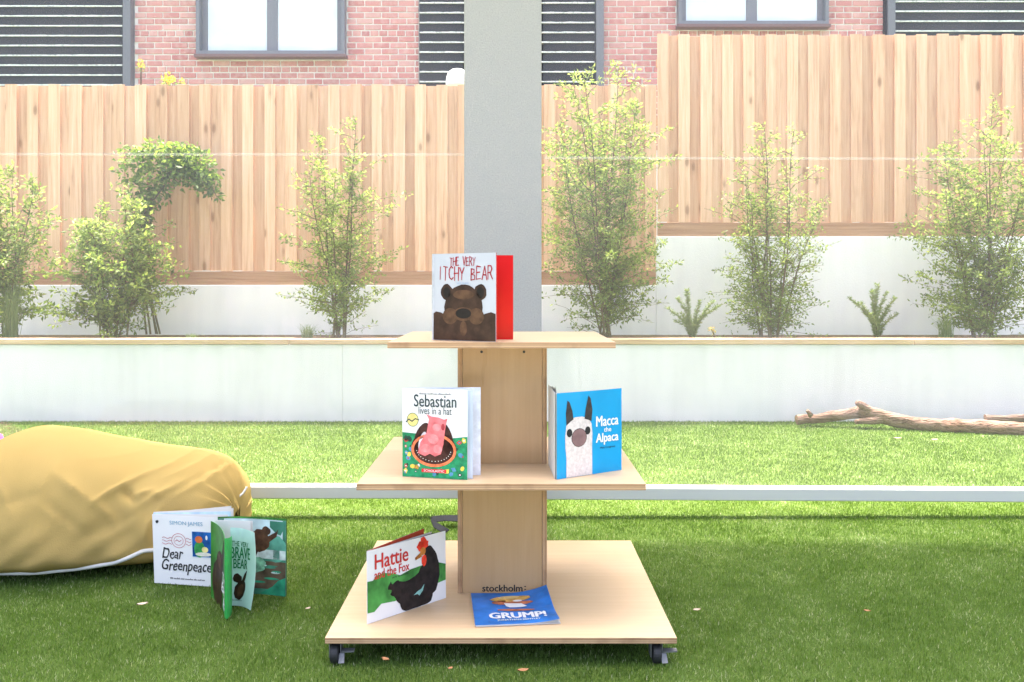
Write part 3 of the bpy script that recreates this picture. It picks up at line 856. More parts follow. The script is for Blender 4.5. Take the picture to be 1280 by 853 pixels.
def castor(x, y, brake):
    c = empty('castor', (x-XC, y-DC, 0)); c.parent = stand
    V, F = [], []
    prof = [(.012,-.0115),(.022,-.0115),(.0255,-.009),(.027,-.004),(.027,.004),(.0255,.009),(.022,.0115),(.012,.0115)]
    for p in prof:
        for k in range(24): a = k*math.pi/12; V.append((x+p[1]-.004, y-.012+p[0]*math.cos(a), .0272+p[0]*math.sin(a)))
    for i in range(len(prof)-1):
        for k in range(24): F.append((i*24+k,i*24+(k+1)%24,(i+1)*24+(k+1)%24,(i+1)*24+k))
    F.append(tuple(range(24))); F.append(tuple(range(7*24,8*24)))
    mk('wheel', V, F, M_RUB, c, smooth=False)
    bm = bmesh.new()
    bbox(bm, x-.028, x+.03, y-.03, y+.03, .0605, .063)
    bbox(bm, x+.010, x+.0125, y-.018, y+.018, .018, .060); bbox(bm, x-.0205, x-.018, y-.018, y+.018, .018, .060)
    bm_obj('fork', bm, M_ZINC, c)
    if brake:
        V = [(x+.012,y-.02,.034),(x+.05,y-.03,.040),(x+.05,y-.012,.042),(x+.012,y+.0,.037)]
        V += [(a,b_,z-.003) for a,b_,z in V]
        mk('brake_lever', V, [(0,1,2,3),(7,6,5,4),(0,4,5,1),(1,5,6,2),(2,6,7,3),(3,7,4,0)], M_ZINC, c)
        V = [(x+.008,y-.034,.008),(x+.024,y-.036,.010),(x+.022,y-.020,.030),(x+.008,y-.020,.030)]
        V += [(a,b_+.003,z) for a,b_,z in V]
        mk('brake_pedal', V, [(0,1,2,3),(7,6,5,4),(0,4,5,1),(1,5,6,2),(2,6,7,3),(3,7,4,0)], M_ZINC, c)
castor(XC-.448, DC-.435, True); castor(XC+.428, DC-.435, True); castor(XC-.43, DC+.43, False); castor(XC+.43, DC+.43, False)

# ------------------------------------------------------------------ print: flat lettering and pictures on covers
def text_bm(s, align='LEFT', bold=0.0, shear=0.0):
    cu = bpy.data.curves.new('lettering', 'FONT'); cu.body = s; cu.size = 1; cu.offset = bold; cu.shear = shear; cu.resolution_u = 3
    ob = bpy.data.objects.new('lettering', cu); C.objects.link(ob)
    bpy.context.view_layer.update()
    me = ob.evaluated_get(bpy.context.evaluated_depsgraph_get()).to_mesh()
    V = [tuple(v.co) for v in me.vertices]; F = [tuple(p.vertices) for p in me.polygons]
    bpy.data.objects.remove(ob); bpy.data.curves.remove(cu)
    return V, F
def text(s, u0, v0, width, height, m, layer=3, bold=.0, shear=0.0, arc=0.0, wob=0.0):
    """letters fitted to the box u0..u0+width, v0..v0+height"""
    V, F = text_bm(s, bold=0.0, shear=shear)
    xs = [v[0] for v in V]; ys = [v[1] for v in V]
    ax, bx_, ay, by_ = min(xs), max(xs), min(ys), max(ys)
    out = []
    for v in V:
        a = (v[0]-ax)/(bx_-ax); c = (v[1]-ay)/(by_-ay)
        out.append((u0+a*width, v0+c*height+arc*math.sin(a*math.pi)+wob*math.sin(a*23)*.5))
    k = bold*height*1.1
    return [('text', [(a+du,c+dv) for a,c in out], F, layer+.15*i, m) for i, (du,dv) in enumerate(((0,0),(k,0),(-k,0),(0,k*.7),(k*.6,-k*.6))[:(5 if bold > 0 else 1)])]
def poly(pts, m, layer=1): return ('mesh', list(pts), [tuple(range(len(pts)))], layer, m)
def ell(cu, cv, ru, rv, m, layer=1, n=22, rot=0.0, jag=0.0, seed=1, a0=0, a1=2*math.pi):
    rr = random.Random(seed); pts = []
    for k in range(n):
        a = a0+(a1-a0)*k/n; j = 1+rr.uniform(-jag,jag)
        x, y = ru*math.cos(a)*j, rv*math.sin(a)*j
        pts.append((cu+x*math.cos(rot)-y*math.sin(rot), cv+x*math.sin(rot)+y*math.cos(rot)))
    return poly(pts, m, layer)
def ring(cu, cv, ru, rv, wd, m, layer=1, n=28):
    V = []
    for k in range(n):
        a = 2*math.pi*k/n; V += [(cu+ru*math.cos(a), cv+rv*math.sin(a)), (cu+(ru-wd)*math.cos(a), cv+(rv-wd)*math.sin(a))]
    return ('mesh', V, [(2*k,2*((k+1)%n),2*((k+1)%n)+1,2*k+1) for k in range(n)], layer, m)
def rect(u0, v0, u1, v1, m, layer=1): return poly([(u0,v0),(u1,v0),(u1,v1),(u0,v1)], m, layer)
def stroke(pts, wd, m, layer=3):
    V, F = [], []
    for i, (p, q) in enumerate(zip(pts, pts[1:])):
        p, q = Vector(p), Vector(q); t_ = (q-p); 
        if t_.length < 1e-6: continue
        t_.normalize(); nrm = Vector((-t_.y, t_.x))*wd/2; ex = t_*wd*.3
        b0 = len(V); V += [tuple(p-ex+nrm), tuple(p-ex-nrm), tuple(q+ex-nrm*.8), tuple(q+ex+nrm*.8)]; F.append((b0,b0+1,b0+2,b0+3))
    return ('mesh', V, F, layer, m)
GL = {'T':[[(0,1),(1,.96)],[(.5,1),(.46,0)]],'H':[[(.05,1),(0,0)],[(1,1),(.95,0)],[(0,.5),(1,.55)]],'E':[[(.05,1),(0,0)],[(.05,1),(.9,1)],[(.02,.53),(.75,.55)],[(0,0),(.95,.03)]],
 'V':[[(0,1),(.5,0),(1,1)]],'R':[[(.05,1),(0,0)],[(.05,1),(.7,.95),(.85,.75),(.6,.52),(.02,.48)],[(.4,.5),(1,0)]],'Y':[[(0,1),(.5,.5),(1,1)],[(.5,.5),(.42,0)]],
 'I':[[(.5,1),(.45,0)]],'C':[[(.95,.85),(.6,1),(.15,.8),(0,.45),(.2,.1),(.6,0),(.95,.15)]],'B':[[(.05,1),(0,0)],[(.05,1),(.7,.93),(.75,.65),(.05,.52),(.85,.42),(.9,.12),(0,0)]],
 'A':[[(0,0),(.5,1),(1,0)],[(.2,.36),(.85,.36)]]}
def scrawl(s, u0, v0, width, height, wd, m, seed=1):
    rr = random.Random(seed); out = []; n = len(s); cw = width/(n-.15*n)
    adv = width/n
    for i, ch in enumerate(s):
        if ch == ' ': continue
        dy = rr.uniform(-.06,.06)*height; sc = rr.uniform(.92,1.1)
        for st in GL[ch]:
            out.append(stroke([(u0+adv*i+adv*.08+a*adv*.8+rr.uniform(-.04,.04)*adv, v0+dy+c*height*sc+rr.uniform(-.03,.03)*height) for a,c in st], wd*rr.uniform(.8,1.25), m))
    return out
def squiggle_line(u0, u1, v, h, m, seed=1, words=7):
    """line of print too small to read"""
    rr = random.Random(seed); out = []; u = u0
    while u < u1:
        wl = rr.uniform(.5,1.4)*(u1-u0)/words*.75
        uu = u
        while uu < min(u+wl,u1):
            out.append(rect(uu, v, uu+h*.35, v+h*rr.choice((.6,.65,.95)), m, 3)); uu += h*.62
        u += wl+h*.6
    return out
def pr(name, col, rough=.42, var=.12, scale=40):
    m = mat('print_'+name, tuple(c*.93 for c in col), rough, .22); b = NB(m)
    n_ = b.noise(b.coord('Object'), scale, 3)
    b.base(b.mix(b.ramp(n_, [(.35,(0,0,0)),(.65,(1,1,1))]), tuple(c*(1-var) for c in col), tuple(min(1,c*(1+var)) for c in col)))
    return m
LAYER = .00022
def decal(name, items, fn, parent, cuts=None):
    """items in cover coordinates (u,v) mapped to the surface by fn(u,v,n)"""
    flat = []
    for it in items: flat += it if isinstance(it, list) else [it]
    lines = [i for i in items if isinstance(i, list) and i and i[0][0] == 'text']
    for ln in lines: res = decal('lettering', [[('mesh',)+i[1:] for i in ln]], fn, parent, cuts)
    flat = [i for i in flat if i[0] != 'text']
    if not flat: return res
    mats = []; bm = bmesh.new()
    for (_, V, F, lay, m) in flat:
        if m not in mats: mats.append(m)
        vs = [bm.verts.new((a, c, lay)) for a, c in V]
        for f in F:
            try: bm.faces.new([vs[i] for i in f]).material_index = mats.index(m)
            except ValueError: pass
    bmesh.ops.triangulate(bm, faces=bm.faces[:])
    for cu in (cuts or []):
        bmesh.ops.bisect_plane(bm, geom=bm.verts[:]+bm.edges[:]+bm.faces[:], plane_co=(cu,0,0), plane_no=(1,0,0))
    for v in bm.verts: v.co = Vector(fn(v.co.x, v.co.y, .0006+LAYER*v.co.z))
    bm.normal_update()
    return bm_obj(name, bm, mats, parent)
def flat_fn(bl, br_, h, lean=(0,0), side=1):
    """u along bl->br_, v up, n out of the cover towards the viewer"""
    bl, br_ = Vector(bl), Vector(br_); ux = (br_-bl).normalized(); up = Vector((lean[0],lean[1],1)).normalized()
    nn_ = ux.cross(up).normalized()*side
    return lambda u, v, n: tuple(bl+ux*u+up*v+nn_*n)
def bez(p, q, c):
    """quadratic curve in plan from p to q through control c, parametrised by length 0..1"""
    p, q, c = Vector((*p,0)), Vector((*q,0)), Vector((*c,0))
    P = [(1-t_)**2*p+2*t_*(1-t_)*c+t_*t_*q for t_ in [i/40 for i in range(41)]]
    L = [0]
    for a, b_ in zip(P, P[1:]): L.append(L[-1]+(b_-a).length)
    def at(s):
        s = max(0,min(L[-1],s))
        for i in range(40):
            if s <= L[i+1] or i == 39:
                f = (s-L[i])/(L[i+1]-L[i]); pt = P[i].lerp(P[i+1], f); tg = (P[i+1]-P[i]).normalized(); return pt, tg
    return at, L[-1]
def curve_fn(p, q, c, z0, flare=None):
    at, L = bez(p, q, c)
    def fn(u, v, n):
        pt, tg = at(u); nn_ = Vector((tg.y, -tg.x, 0))
        dz = flare(u/L, v) if flare else 0
        return tuple(Vector((pt.x,pt.y,z0+v+dz))+nn_*n)
    return fn, L
def sheet(name, fn, w_, h_, th, m_out, m_in, parent, nu=1, nv=1):
    """a leaf or board with thickness: front face at n = 0, back at n = -th"""
    V, F, fm = [], [], []
    for side in (0, 1):
        for i in range(nu+1):
            for j in range(nv+1): V.append(fn(w_*i/nu, h_*j/nv, -th*side))
    k = (nu+1)*(nv+1); A = lambda i, j, s: s*k+i*(nv+1)+j
    for i in range(nu):
        for j in range(nv):
            F.append((A(i,j,0),A(i+1,j,0),A(i+1,j+1,0),A(i,j+1,0))); fm.append(0)
            F.append((A(i,j,1),A(i,j+1,1),A(i+1,j+1,1),A(i+1,j,1))); fm.append(1)
    for i in range(nu):
        F.append((A(i,0,0),A(i,0,1),A(i+1,0,1),A(i+1,0,0))); F.append((A(i,nv,0),A(i+1,nv,0),A(i+1,nv,1),A(i,nv,1))); fm += [1,1]
    for j in range(nv):
        F.append((A(0,j,0),A(0,j+1,0),A(0,j+1,1),A(0,j,1))); F.append((A(nu,j,0),A(nu,j,1),A(nu,j+1,1),A(nu,j+1,0))); fm += [1,1]
    return mk(name, V, F, [m_out, m_in], parent, fm=fm, smooth=False)
W = pr('white', (.72,.705,.69), .4, .03, 6); PAPER = pr('paper', (.62,.61,.58), .7, .03, 10)
BLACK = pr('black', (.022,.022,.024), .4, .1); 

# --- red backed picture book on the top shelf
def book_itchy():
    z = ZTP+.0008
    S = (-.2357, 2.700, z); E = (PX(620,2.595), 2.595, z)
    t = empty('picture_book', S); tag(t, 'grey picture book with red inside cover, standing on the top shelf', 'book', 'picture books on show')
    GREY = pr('pale_grey', (.43,.45,.48), .35, .03, 5); RED = pr('red_lining', (.55,.010,.012), .12, .06, 8)
    BR = pr('bear_brown', (.04,.02,.012), .4, .4, 30); BR2 = pr('bear_tan', (.085,.043,.022), .4, .3, 40); BRD = pr('bear_dark', (.014,.01,.009), .35, .3, 30)
    INK = pr('red_ink', (.33,.025,.035), .4); BLU = pr('blue_ink', (.25,.38,.55), .4)
    w_ = (Vector(E)-Vector(S)).length; h = .2555
    fn = flat_fn(S, E, h)
    cov = sheet('front_cover', fn, w_, h, .0024, GREY, RED, t)
    it = [rect(0,0,.006,h,pr('spine_grey',(.42,.44,.48),.35),0)]
    it += scrawl('THE VERY', .060, .219, .090, .024, .0026, INK, 3)
    it += scrawl('ITCHY BEAR', .018, .178, .19, .036, .0034, INK, 5)
    it += [text('NICK BLAND', .085, .1655, .042, .0055, BLU)]
    # plain brown animal, seen from the front
    it += [poly([(.003,.001),(w_-.001,.001),(w_-.001,.080),(w_-.016,.085),(w_-.036,.080),(w_-.05,.074),(.05,.072),(.03,.082),(.012,.085),(.003,.079)], BR, 1)]
    it += [ell(.050,.142,.021,.024,BR,1,18,0,.06,2), ell(.165,.142,.021,.024,BR,1,18,0,.06,3), ell(.050,.141,.013,.016,BRD,2), ell(.165,.141,.013,.016,BRD,2)]
    it += [ell(.108,.098,.066,.066,BR,2,30,0,.02,4), ell(.108,.135,.036,.014,BR2,3,20), ell(.062,.072,.026,.024,BR2,3,20), ell(.152,.072,.026,.024,BR2,3,20),
           ell(.108,.078,.036,.020,BR2,4,20), ell(.108,.080,.027,.015,BRD,5,20), ell(.108,.036,.012,.022,BR2,3,16)]
    decal('cover_print', it, fn, cov)
    # pages and the back board opened behind
    E2 = (PX(641.5,2.715), 2.715, z)
    fb = flat_fn(S, E2, h); w2 = (Vector(E2)-Vector(S)).length
    sheet('back_cover', fb, w2, h-.003, .0024, RED, GREY, t)
    for k, (ex, ey) in enumerate(((-.055,2.640),(-.047,2.668))):
        fp = flat_fn((S[0]+.003,S[1]+.001,z), (ex,ey,z), h); sheet('page', fp, .19, h-.008, .0006, PAPER, PAPER, t)
    sheet('spine', flat_fn((S[0]-.003,S[1]+.006,z),(S[0],S[1]-.0005,z),h), .0066, h, .001, MATS['print_spine_grey'], GREY, t)
book_itchy()

# --- white picture book with a pink animal, middle shelf left
def book_sebastian():
    z = ZM+.0008
    S = (PX(503,2.617), 2.617, z); E = (PX(584.5,2.566), 2.566, z)
    t = empty('picture_book', S); tag(t, 'white picture book with pink animal in a brown hat, on middle shelf', 'book', 'picture books on show')
    w_ = (Vector(E)-Vector(S)).length; h = .255; fn = flat_fn(S, E, h)
    GRN = pr('pattern_green', (.015,.24,.10), .4, .3, 60); PK = pr('pink', (.72,.16,.17), .4, .25, 45); PKL = pr('pink_light', (.74,.22,.225), .4, .25, 50)
    BRN = pr('hat_brown', (.055,.018,.014), .45, .4, 60); ORG = pr('hat_orange', (.70,.17,.07), .45, .3, 90); YEL = pr('badge_yellow', (.70,.58,.20), .4, .1)
    NAVY = pr('title_navy', (.035,.055,.06), .4); REDB = pr('banner_red', (.55,.02,.03), .4)
    cov = sheet('front_cover', fn, w_, h, .0008, W, PAPER, t)
    it = [squiggle_line(.052,.148,.2385,.0052,NAVY,4,5)]
    it += [text('Sebastian', .036, .203, .128, .035, NAVY, 3, .012), text('lives in a hat', .050, .182, .100, .021, NAVY, 3, .0)]
    it += [ell(.032,.165,.018,.020,YEL,1), stroke([(.012,.158),(.02,.166),(.03,.160),(.04,.168),(.051,.165)], .0035, NAVY, 2), ring(.032,.165,.018,.020,.002,pr('badge_rim',(.2,.25,.12)),2)]
    it += [poly([(.0005,.0005),(w_-.0005,.0005),(w_-.0005,.122),(.15,.116),(.05,.125),(.0005,.128)], GRN, 1)]
    rr = random.Random(9)
    dots = [pr('dot_yellow',(.72,.55,.08)), pr('dot_white',(.75,.75,.7)), pr('dot_red',(.45,.04,.04)), pr('dot_blue',(.08,.25,.42)), pr('dot_dark',(.02,.06,.04))]
    for k in range(58):
        u, v = rr.uniform(.006,w_-.006), rr.uniform(.006,.112)
        s_ = rr.uniform(.0025,.0075)
        it += [ell(u,v,s_*1.3,s_,rr.choice(dots),2,rr.choice((4,5,8)),rr.random()*3)]
        if rr.random() < .5: it += [ell(u,v,s_*.5,s_*.4,rr.choice(dots),3,6)]
    it += [ell(.096,.084,.068,.052,BRN,4,30,-.05,.02,3), ring(.096,.080,.068,.048,.008,ORG,5,30), ell(.060,.112,.022,.048,BRN,4,20,-.35), ell(.134,.112,.020,.048,BRN,4,20,.25)]
    it += [ell(.062,.105,.010,.028,pr('lining',(.6,.55,.6)),5,16,-.3)]
    # plain pink animal
    it += [poly([(.048,.070),(.055,.100),(.075,.130),(.082,.168),(.074,.182),(.090,.176),(.110,.174),(.128,.168),(.138,.172),(.134,.160),(.130,.135),(.126,.100),(.118,.070),(.10,.062),(.085,.070),(.07,.062)], PK, 6)]
    it += [ell(.095,.112,.016,.014,PKL,7,16), ell(.072,.085,.014,.012,PKL,7,16), ell(.108,.084,.014,.012,PKL,7,16), ell(.105,.145,.013,.011,PKL,7,14), ell(.1245,.147,.0055,.010,pr('pink_dark',(.35,.04,.05)),8,12)]
    for k in range(16):
        a = math.pi*(1.05+.9*k/15); it += [ell(.096+.052*math.cos(a), .082+.034*math.sin(a), .0016,.0012,dots[1],6,5)]
    it += [rect(.060,.016,.134,.026,REDB,6), text('SCHOLASTIC', .066, .0178, .062, .0062, dots[1], 7)]
    decal('cover_print', it, fn, cov)
    PB = pr('pale_blue_page', (.58,.66,.76), .5, .06, 6)
    sheet('page', flat_fn((S[0]+.002,S[1]+.002,z), (PX(591,2.585),2.585,z), h), .205, h-.004, .0005, PB, PB, t)
    sheet('back_cover', flat_fn((S[0]+.001,S[1]+.003,z), (PX(599.5,2.635),2.635,z), h), .2245, h, .0009, pr('lilac_white',(.68,.70,.76),.45), W, t)
book_sebastian()

# --- blue picture book, middle shelf right
def book_macca():
    z = ZM+.0008
    S = (PX(696,2.573), 2.573, z); E = (PX(777,2.71), 2.71, z)
    t = empty('picture_book', S); tag(t, 'bright blue picture book with a white alpaca, on middle shelf', 'book', 'picture books on show')
    BLUE = pr('cover_blue', (.012,.30,.58), .3, .04, 10)
    WOOL = pr('wool', (.62,.56,.53), .5, .12, 120); EAR = pr('ear_grey', (.045,.038,.037), .5, .3, 60); NOSE = pr('muzzle', (.22,.13,.13), .4, .15); TXT = pr('lettering_white', (.75,.76,.76), .4, .02)
    w_ = (Vector(E)-Vector(S)).length; h = .2445
    fl = lambda u, v: 0
    base_fn = flat_fn(S, E, h)
    def fn(u, v, n): 
        p = Vector(base_fn(u, v, n + .004*math.sin(u/w_*math.pi)*(v/h))); return tuple(p)
    cuts = [w_*k/8 for k in range(1,8)]
    cov = sheet('front_cover', fn, w_, h, .0008, BLUE, PAPER, t, 8, 4)
    it = []
    # plain white long necked animal
    nk = [(.034,.0008),(.034,.055),(.030,.085),(.029,.120),(.033,.150),(.046,.166),(.065,.172),(.090,.172),(.112,.165),(.124,.150),(.128,.12),(.127,.085),(.128,.05),(.129,.0008)]
    it += [poly(nk, WOOL, 1), poly([(.033,.150),(.031,.185),(.036,.222),(.044,.216),(.054,.190),(.058,.166),(.050,.162)], EAR, 2), poly([(.098,.165),(.102,.195),(.112,.232),(.120,.222),(.127,.190),(.124,.156),(.114,.160)], EAR, 2)]
    it += [ell(.079,.112,.028,.027,BLACK,3,20), ell(.079,.112,.0265,.0255,NOSE,4,20)]
    it += [ell(.044,.128,.010,.012,BLACK,3,14), ell(.110,.130,.010,.012,BLACK,3,14)]
    it += [text('Macca', .142, .138, .086, .030, TXT, 3, .028), text('the', .172, .120, .028, .014, TXT, 3, .02), text('Alpaca', .142, .083, .086, .034, TXT, 3, .028), text('Matt Cosgrove', .158, .070, .058, .0075, BLACK, 3, .01)]
    decal('cover_print', it, fn, cov, cuts)
    cols = [pr('page_teal', (.12,.24,.26), .5, .3, 20), PAPER, pr('page_dark', (.10,.12,.11), .5, .4, 25), PAPER, pr('page_green', (.16,.26,.22), .5, .3, 25)]
    for k in range(5):
        ex = PX(694.5-k*1.9, 2.78); fp = flat_fn((S[0]-.0008*k,S[1]+.001*k,z), (ex, 2.795, z), h, (0,0))
        sheet('page', fp, .222, h-.003+.001*(k%2), .0005, cols[k], cols[k], t)
    sheet('back_cover', flat_fn((S[0]-.005,S[1]+.004,z), (PX(685.9,2.80), 2.80, z), h), .228, h+.001, .0008, BLUE, PAPER, t)
book_macca()

# --- hen picture book on the base board
def book_hattie():
    z = ZB+.0008
    S = (PX(459,2.544), 2.544, z); E = (PX(557.5,2.762), 2.762, z)
    t = empty('picture_book', S); tag(t, 'white landscape picture book with black hen, on the base board', 'book', 'picture books on show')
    w_ = (Vector(E)-Vector(S)).length; h = .2035; fn = flat_fn(S, E, h, (-.01,.02))
    GR = pr('wash_green', (.06,.25,.05), .45, .45, 14); HEN = pr('hen_black', (.016,.011,.010), .5, .5, 50); RD = pr('comb_red', (.68,.045,.02), .4, .25, 60); OR = pr('beak', (.45,.16,.03), .4, .3, 60)
    TR = pr('title_red', (.50,.035,.03), .4)
    cov = sheet('front_cover', fn, w_, h, .0008, W, PAPER, t)
    it = [poly([(.001,.030),(.001,.118),(.02,.117),(.035,.128),(.06,.130),(.09,.122),(.12,.110),(.16,.118),(.20,.120),(.23,.116),(.26,.118),(w_-.001,.104),(w_-.001,.056),(.25,.052),(.2,.06),(.15,.05),(.10,.040),(.05,.045),(.025,.028)], GR, 1)]
    it += [text('Hattie', .028, .146, .122, .042, TR, 3, .022), text('and the Fox', .026, .118, .128, .025, TR, 3, .02), squiggle_line(.09,.15,.107,.005,BLACK,7,4)]
    hen = [(.075,.088),(.085,.100),(.092,.090),(.105,.097),(.115,.094),(.14,.088),(.165,.092),(.19,.102),(.206,.122),(.212,.146),(.214,.164),(.226,.172),(.240,.170),(.250,.158),(.262,.140),(.270,.115),(.273,.090),(.268,.060),(.258,.035),(.245,.028),(.238,.008),(.225,.003),(.20,.002),(.17,.0015),(.14,.0015),(.125,.010),(.118,.028),(.105,.040),(.095,.055),(.082,.064),(.088,.074),(.075,.078)]
    rr = random.Random(4)
    hj = []
    for p, q in zip(hen, hen[1:]+hen[:1]):
        hj.append(p); hj.append(((p[0]+q[0])/2+rr.uniform(-.003,.003), max(.0012,(p[1]+q[1])/2+rr.uniform(-.003,.003))))
    it += [poly(hj, HEN, 3), ell(.196,.178,.012,.014,RD,2,14,0,.2,3), ell(.208,.186,.012,.015,RD,2,14,0,.25,5), ell(.217,.180,.012,.014,RD,2,14,0,.2,8), ell(.212,.133,.010,.018,RD,4,14,0,.12,4), ell(.207,.161,.011,.012,OR,4,14), poly([(.200,.160),(.176,.148),(.190,.150),(.178,.140),(.203,.146)], OR, 5)]
    it += [poly([(.17,.040),(.185,.048),(.20,.052),(.212,.064),(.205,.045),(.192,.034),(.185,.040)], pr('wash_teal',(.20,.42,.38)), 4)]
    decal('cover_print', it, fn, cov)
    RL = pr('lining_red', (.50,.07,.03), .45)
    for k, (ex, ey) in enumerate(((-.222,2.765),(-.236,2.772))):
        sheet('page', flat_fn((S[0]+.001,S[1]+.002,z),(ex,ey,z),h,(-.01,.02)), .27, h-.003, .0006, BLACK if k == 0 else PAPER, PAPER, t)
    sheet('back_cover', flat_fn((S[0]-.001,S[1]+.003,z), (PX(531,2.79), 2.79, z), h, (0,.01)), .275, h+.001, .0009, RL, W, t)
book_hattie()

# --- blue book lying flat on the base board
def book_grump():
    z = ZB+.0006
    FL = Vector((PX(594,2.52),2.52,z)); FR = Vector((PX(700,2.546),2.546,z)); BL = Vector((PX(588.5,2.79),2.79,z)); BR_ = Vector((PX(683,2.79),2.79,z))
    t = empty('picture_book', tuple(FL)); tag(t, 'blue picture book lying flat with a curled corner on the base board', 'book', 'picture books on show')
    def mkfn(lift, off):
        def fn(u, v, n):          # u 0..1, v 0..1
            p = FL.lerp(FR,u).lerp(BL.lerp(BR_,u), v)
            bk = max(0,u-.45)/.55; c1 = .026*bk**2*max(0,v-.3)/.7; c2 = .010*bk**3*max(0,.5-v)*2*lift
            return (p.x+off, p.y, p.z+n+(c1+c2)*lift+.002)
        return fn
    BL_ = pr('cover_royal', (.015,.16,.50), .3, .35, 9); GB = pr('hat_gold', (.62,.36,.09), .4, .3, 40); SK = pr('fur_orange', (.42,.13,.06), .4, .35, 40); WT = pr('letter_white', (.76,.76,.75), .4, .02)
    nu = 14
    fn = mkfn(1.0, 0); 
    def fn_m(u, v, n): return fn(u, v, n+.0035)
    cov = sheet('front_cover', fn_m, 1, 1, .0006, BL_, PAPER, t, nu, 8)
    it = [text('GRUMP!', .19, .17, .68, .165, WT, 4, .05), text('JONATHAN BENTLEY', .27, .085, .52, .055, pr('letter_cream',(.62,.66,.6)), 4, .02)]
    it += [ell(.50,.78,.26,.09,GB,2,20,.08,.05,3), ell(.48,.83,.14,.05,pr('hat_light',(.7,.5,.2)),3,16,.1), ell(.42,.66,.17,.07,SK,2,18,0,.1,2), ell(.62,.64,.15,.05,SK,2,18,0,.1,5),
           poly([(.40,.64),(.62,.62),(.68,.52),(.60,.50),(.46,.50),(.42,.54)], WT, 3), ell(.52,.42,.22,.035,SK,2,16,-.05,.2,6), ell(.58,.71,.06,.03,WT,3,12)]
    decal('cover_print', it, fn_m, cov, [k/nu for k in range(1,nu)])
    for k in range(3):
        f2 = mkfn(.75-.28*k, .0015*k)
        sheet('page', (lambda u, v, n, f2=f2, k=k: f2(u*.995, v, n+.0026-.0008*k)), 1, .995, .0004, PAPER, PAPER, t, nu, 8)
    f3 = mkfn(.05, .002); sheet('back_cover', (lambda u, v, n: f3(u, v, n)), 1, 1, .0006, PAPER, W, t, 4, 2)
book_grump()

# "stockholm:" on the stand
o = decal('lettering', [text('stockholm', PX(603,BY0), PZ(739.5,BY0), PX(653,BY0)-PX(603,BY0), .0205, BLACK, 0, .03), text(':', PX(655.5,BY0), PZ(737.5,BY0), .0045, .012, BLACK, 0, .04)],
      lambda u, v, n: (u, BY0-.0003-n*.5, v), stand)

# --- letter themed book on the lawn
def book_green():
    z = .006
    S = (PX(193,3.135), 3.135, z); E = (PX(280,3.085), 3.085, z)
    t = empty('picture_book', S); tag(t, 'white landscape picture book with handwritten title, against the bean bag', 'book', 'picture books on show')
    w_ = .262; h = .236; fn = flat_fn(S, E, h, (-.045,.03))
    INKB = pr('author_blue', (.16,.33,.46), .4); STAMP = pr('stamp_red', (.42,.045,.06), .45); NIGHT = pr('night_blue', (.01,.09,.30), .4, .5, 18); GRN = pr('coat_green', (.04,.28,.07), .4, .3, 40); ORG = pr('hair_orange', (.62,.14,.04), .4)
    cov = sheet('front_cover', fn, w_, h, .0008, W, PAPER, t)
    decal('logo_print', [ell(.018,.212,.005,.006,BLACK,2,9,0,.3,2)], fn, cov)
    it = [text('SIMON JAMES', .066, .200, .124, .017, INKB, 3, -.008)]
    it += [ring(.098,.150,.027,.025,.0016,STAMP,2), ring(.098,.150,.018,.016,.0013,STAMP,2), stroke([(.086,.148),(.092,.153),(.1,.147),(.108,.152)], .0022, STAMP)]
    for k in range(3):
        it += [stroke([(.036+.006*j, .158-.010*k+.0025*math.sin(j*1.4+k)) for j in range(7)], .0017, STAMP), stroke([(.126+.005*j, .158-.010*k+.0025*math.sin(j*1.4+k)) for j in range(5)], .0017, STAMP)]
    it += [text('Dear', .034, .088, .080, .036, BLACK, 3, .012, .28, 0, .004), text('Greenpeace', .032, .036, .186, .048, BLACK, 3, .012, .28, 0, .004)]
    decal('small_print', squiggle_line(.062,.190,.018,.0060,BLACK,12,9), fn, cov)
    decal('stamp_print', it, fn, cov); it = []
    it += [rect(.147,.097,.236,.186,pr('frame_pale',(.6,.68,.74)),1), rect(.149,.099,.234,.184,NIGHT,2), ell(.176,.125,.020,.028,GRN,3,18), ell(.174,.158,.014,.012,ORG,4,14), ell(.196,.124,.012,.010,pr('lamp_glow',(.72,.62,.25)),4,12), ell(.19,.108,.03,.007,pr('paper_cream',(.62,.6,.5)),4,14), ell(.203,.165,.004,.008,W,3,10)]
    decal('cover_print', it, fn, cov)
    for k in range(3):
        sheet('page', flat_fn((S[0]+.002,S[1]+.003+.002*k,z),(PX(281+k*.5,3.13+.03*k),3.13+.03*k,z),h,(-.045,.03)), .262+.002*k, h+.003*k, .0006, pr('sky_page',(.45,.62,.72)) if k == 1 else PAPER, PAPER, t)
    sheet('back_cover', flat_fn((S[0]+.001,S[1]+.008,z),(PX(280,3.24),3.24,z),h,(-.04,.03)), .26, h, .0008, PAPER, W, t)
book_green()

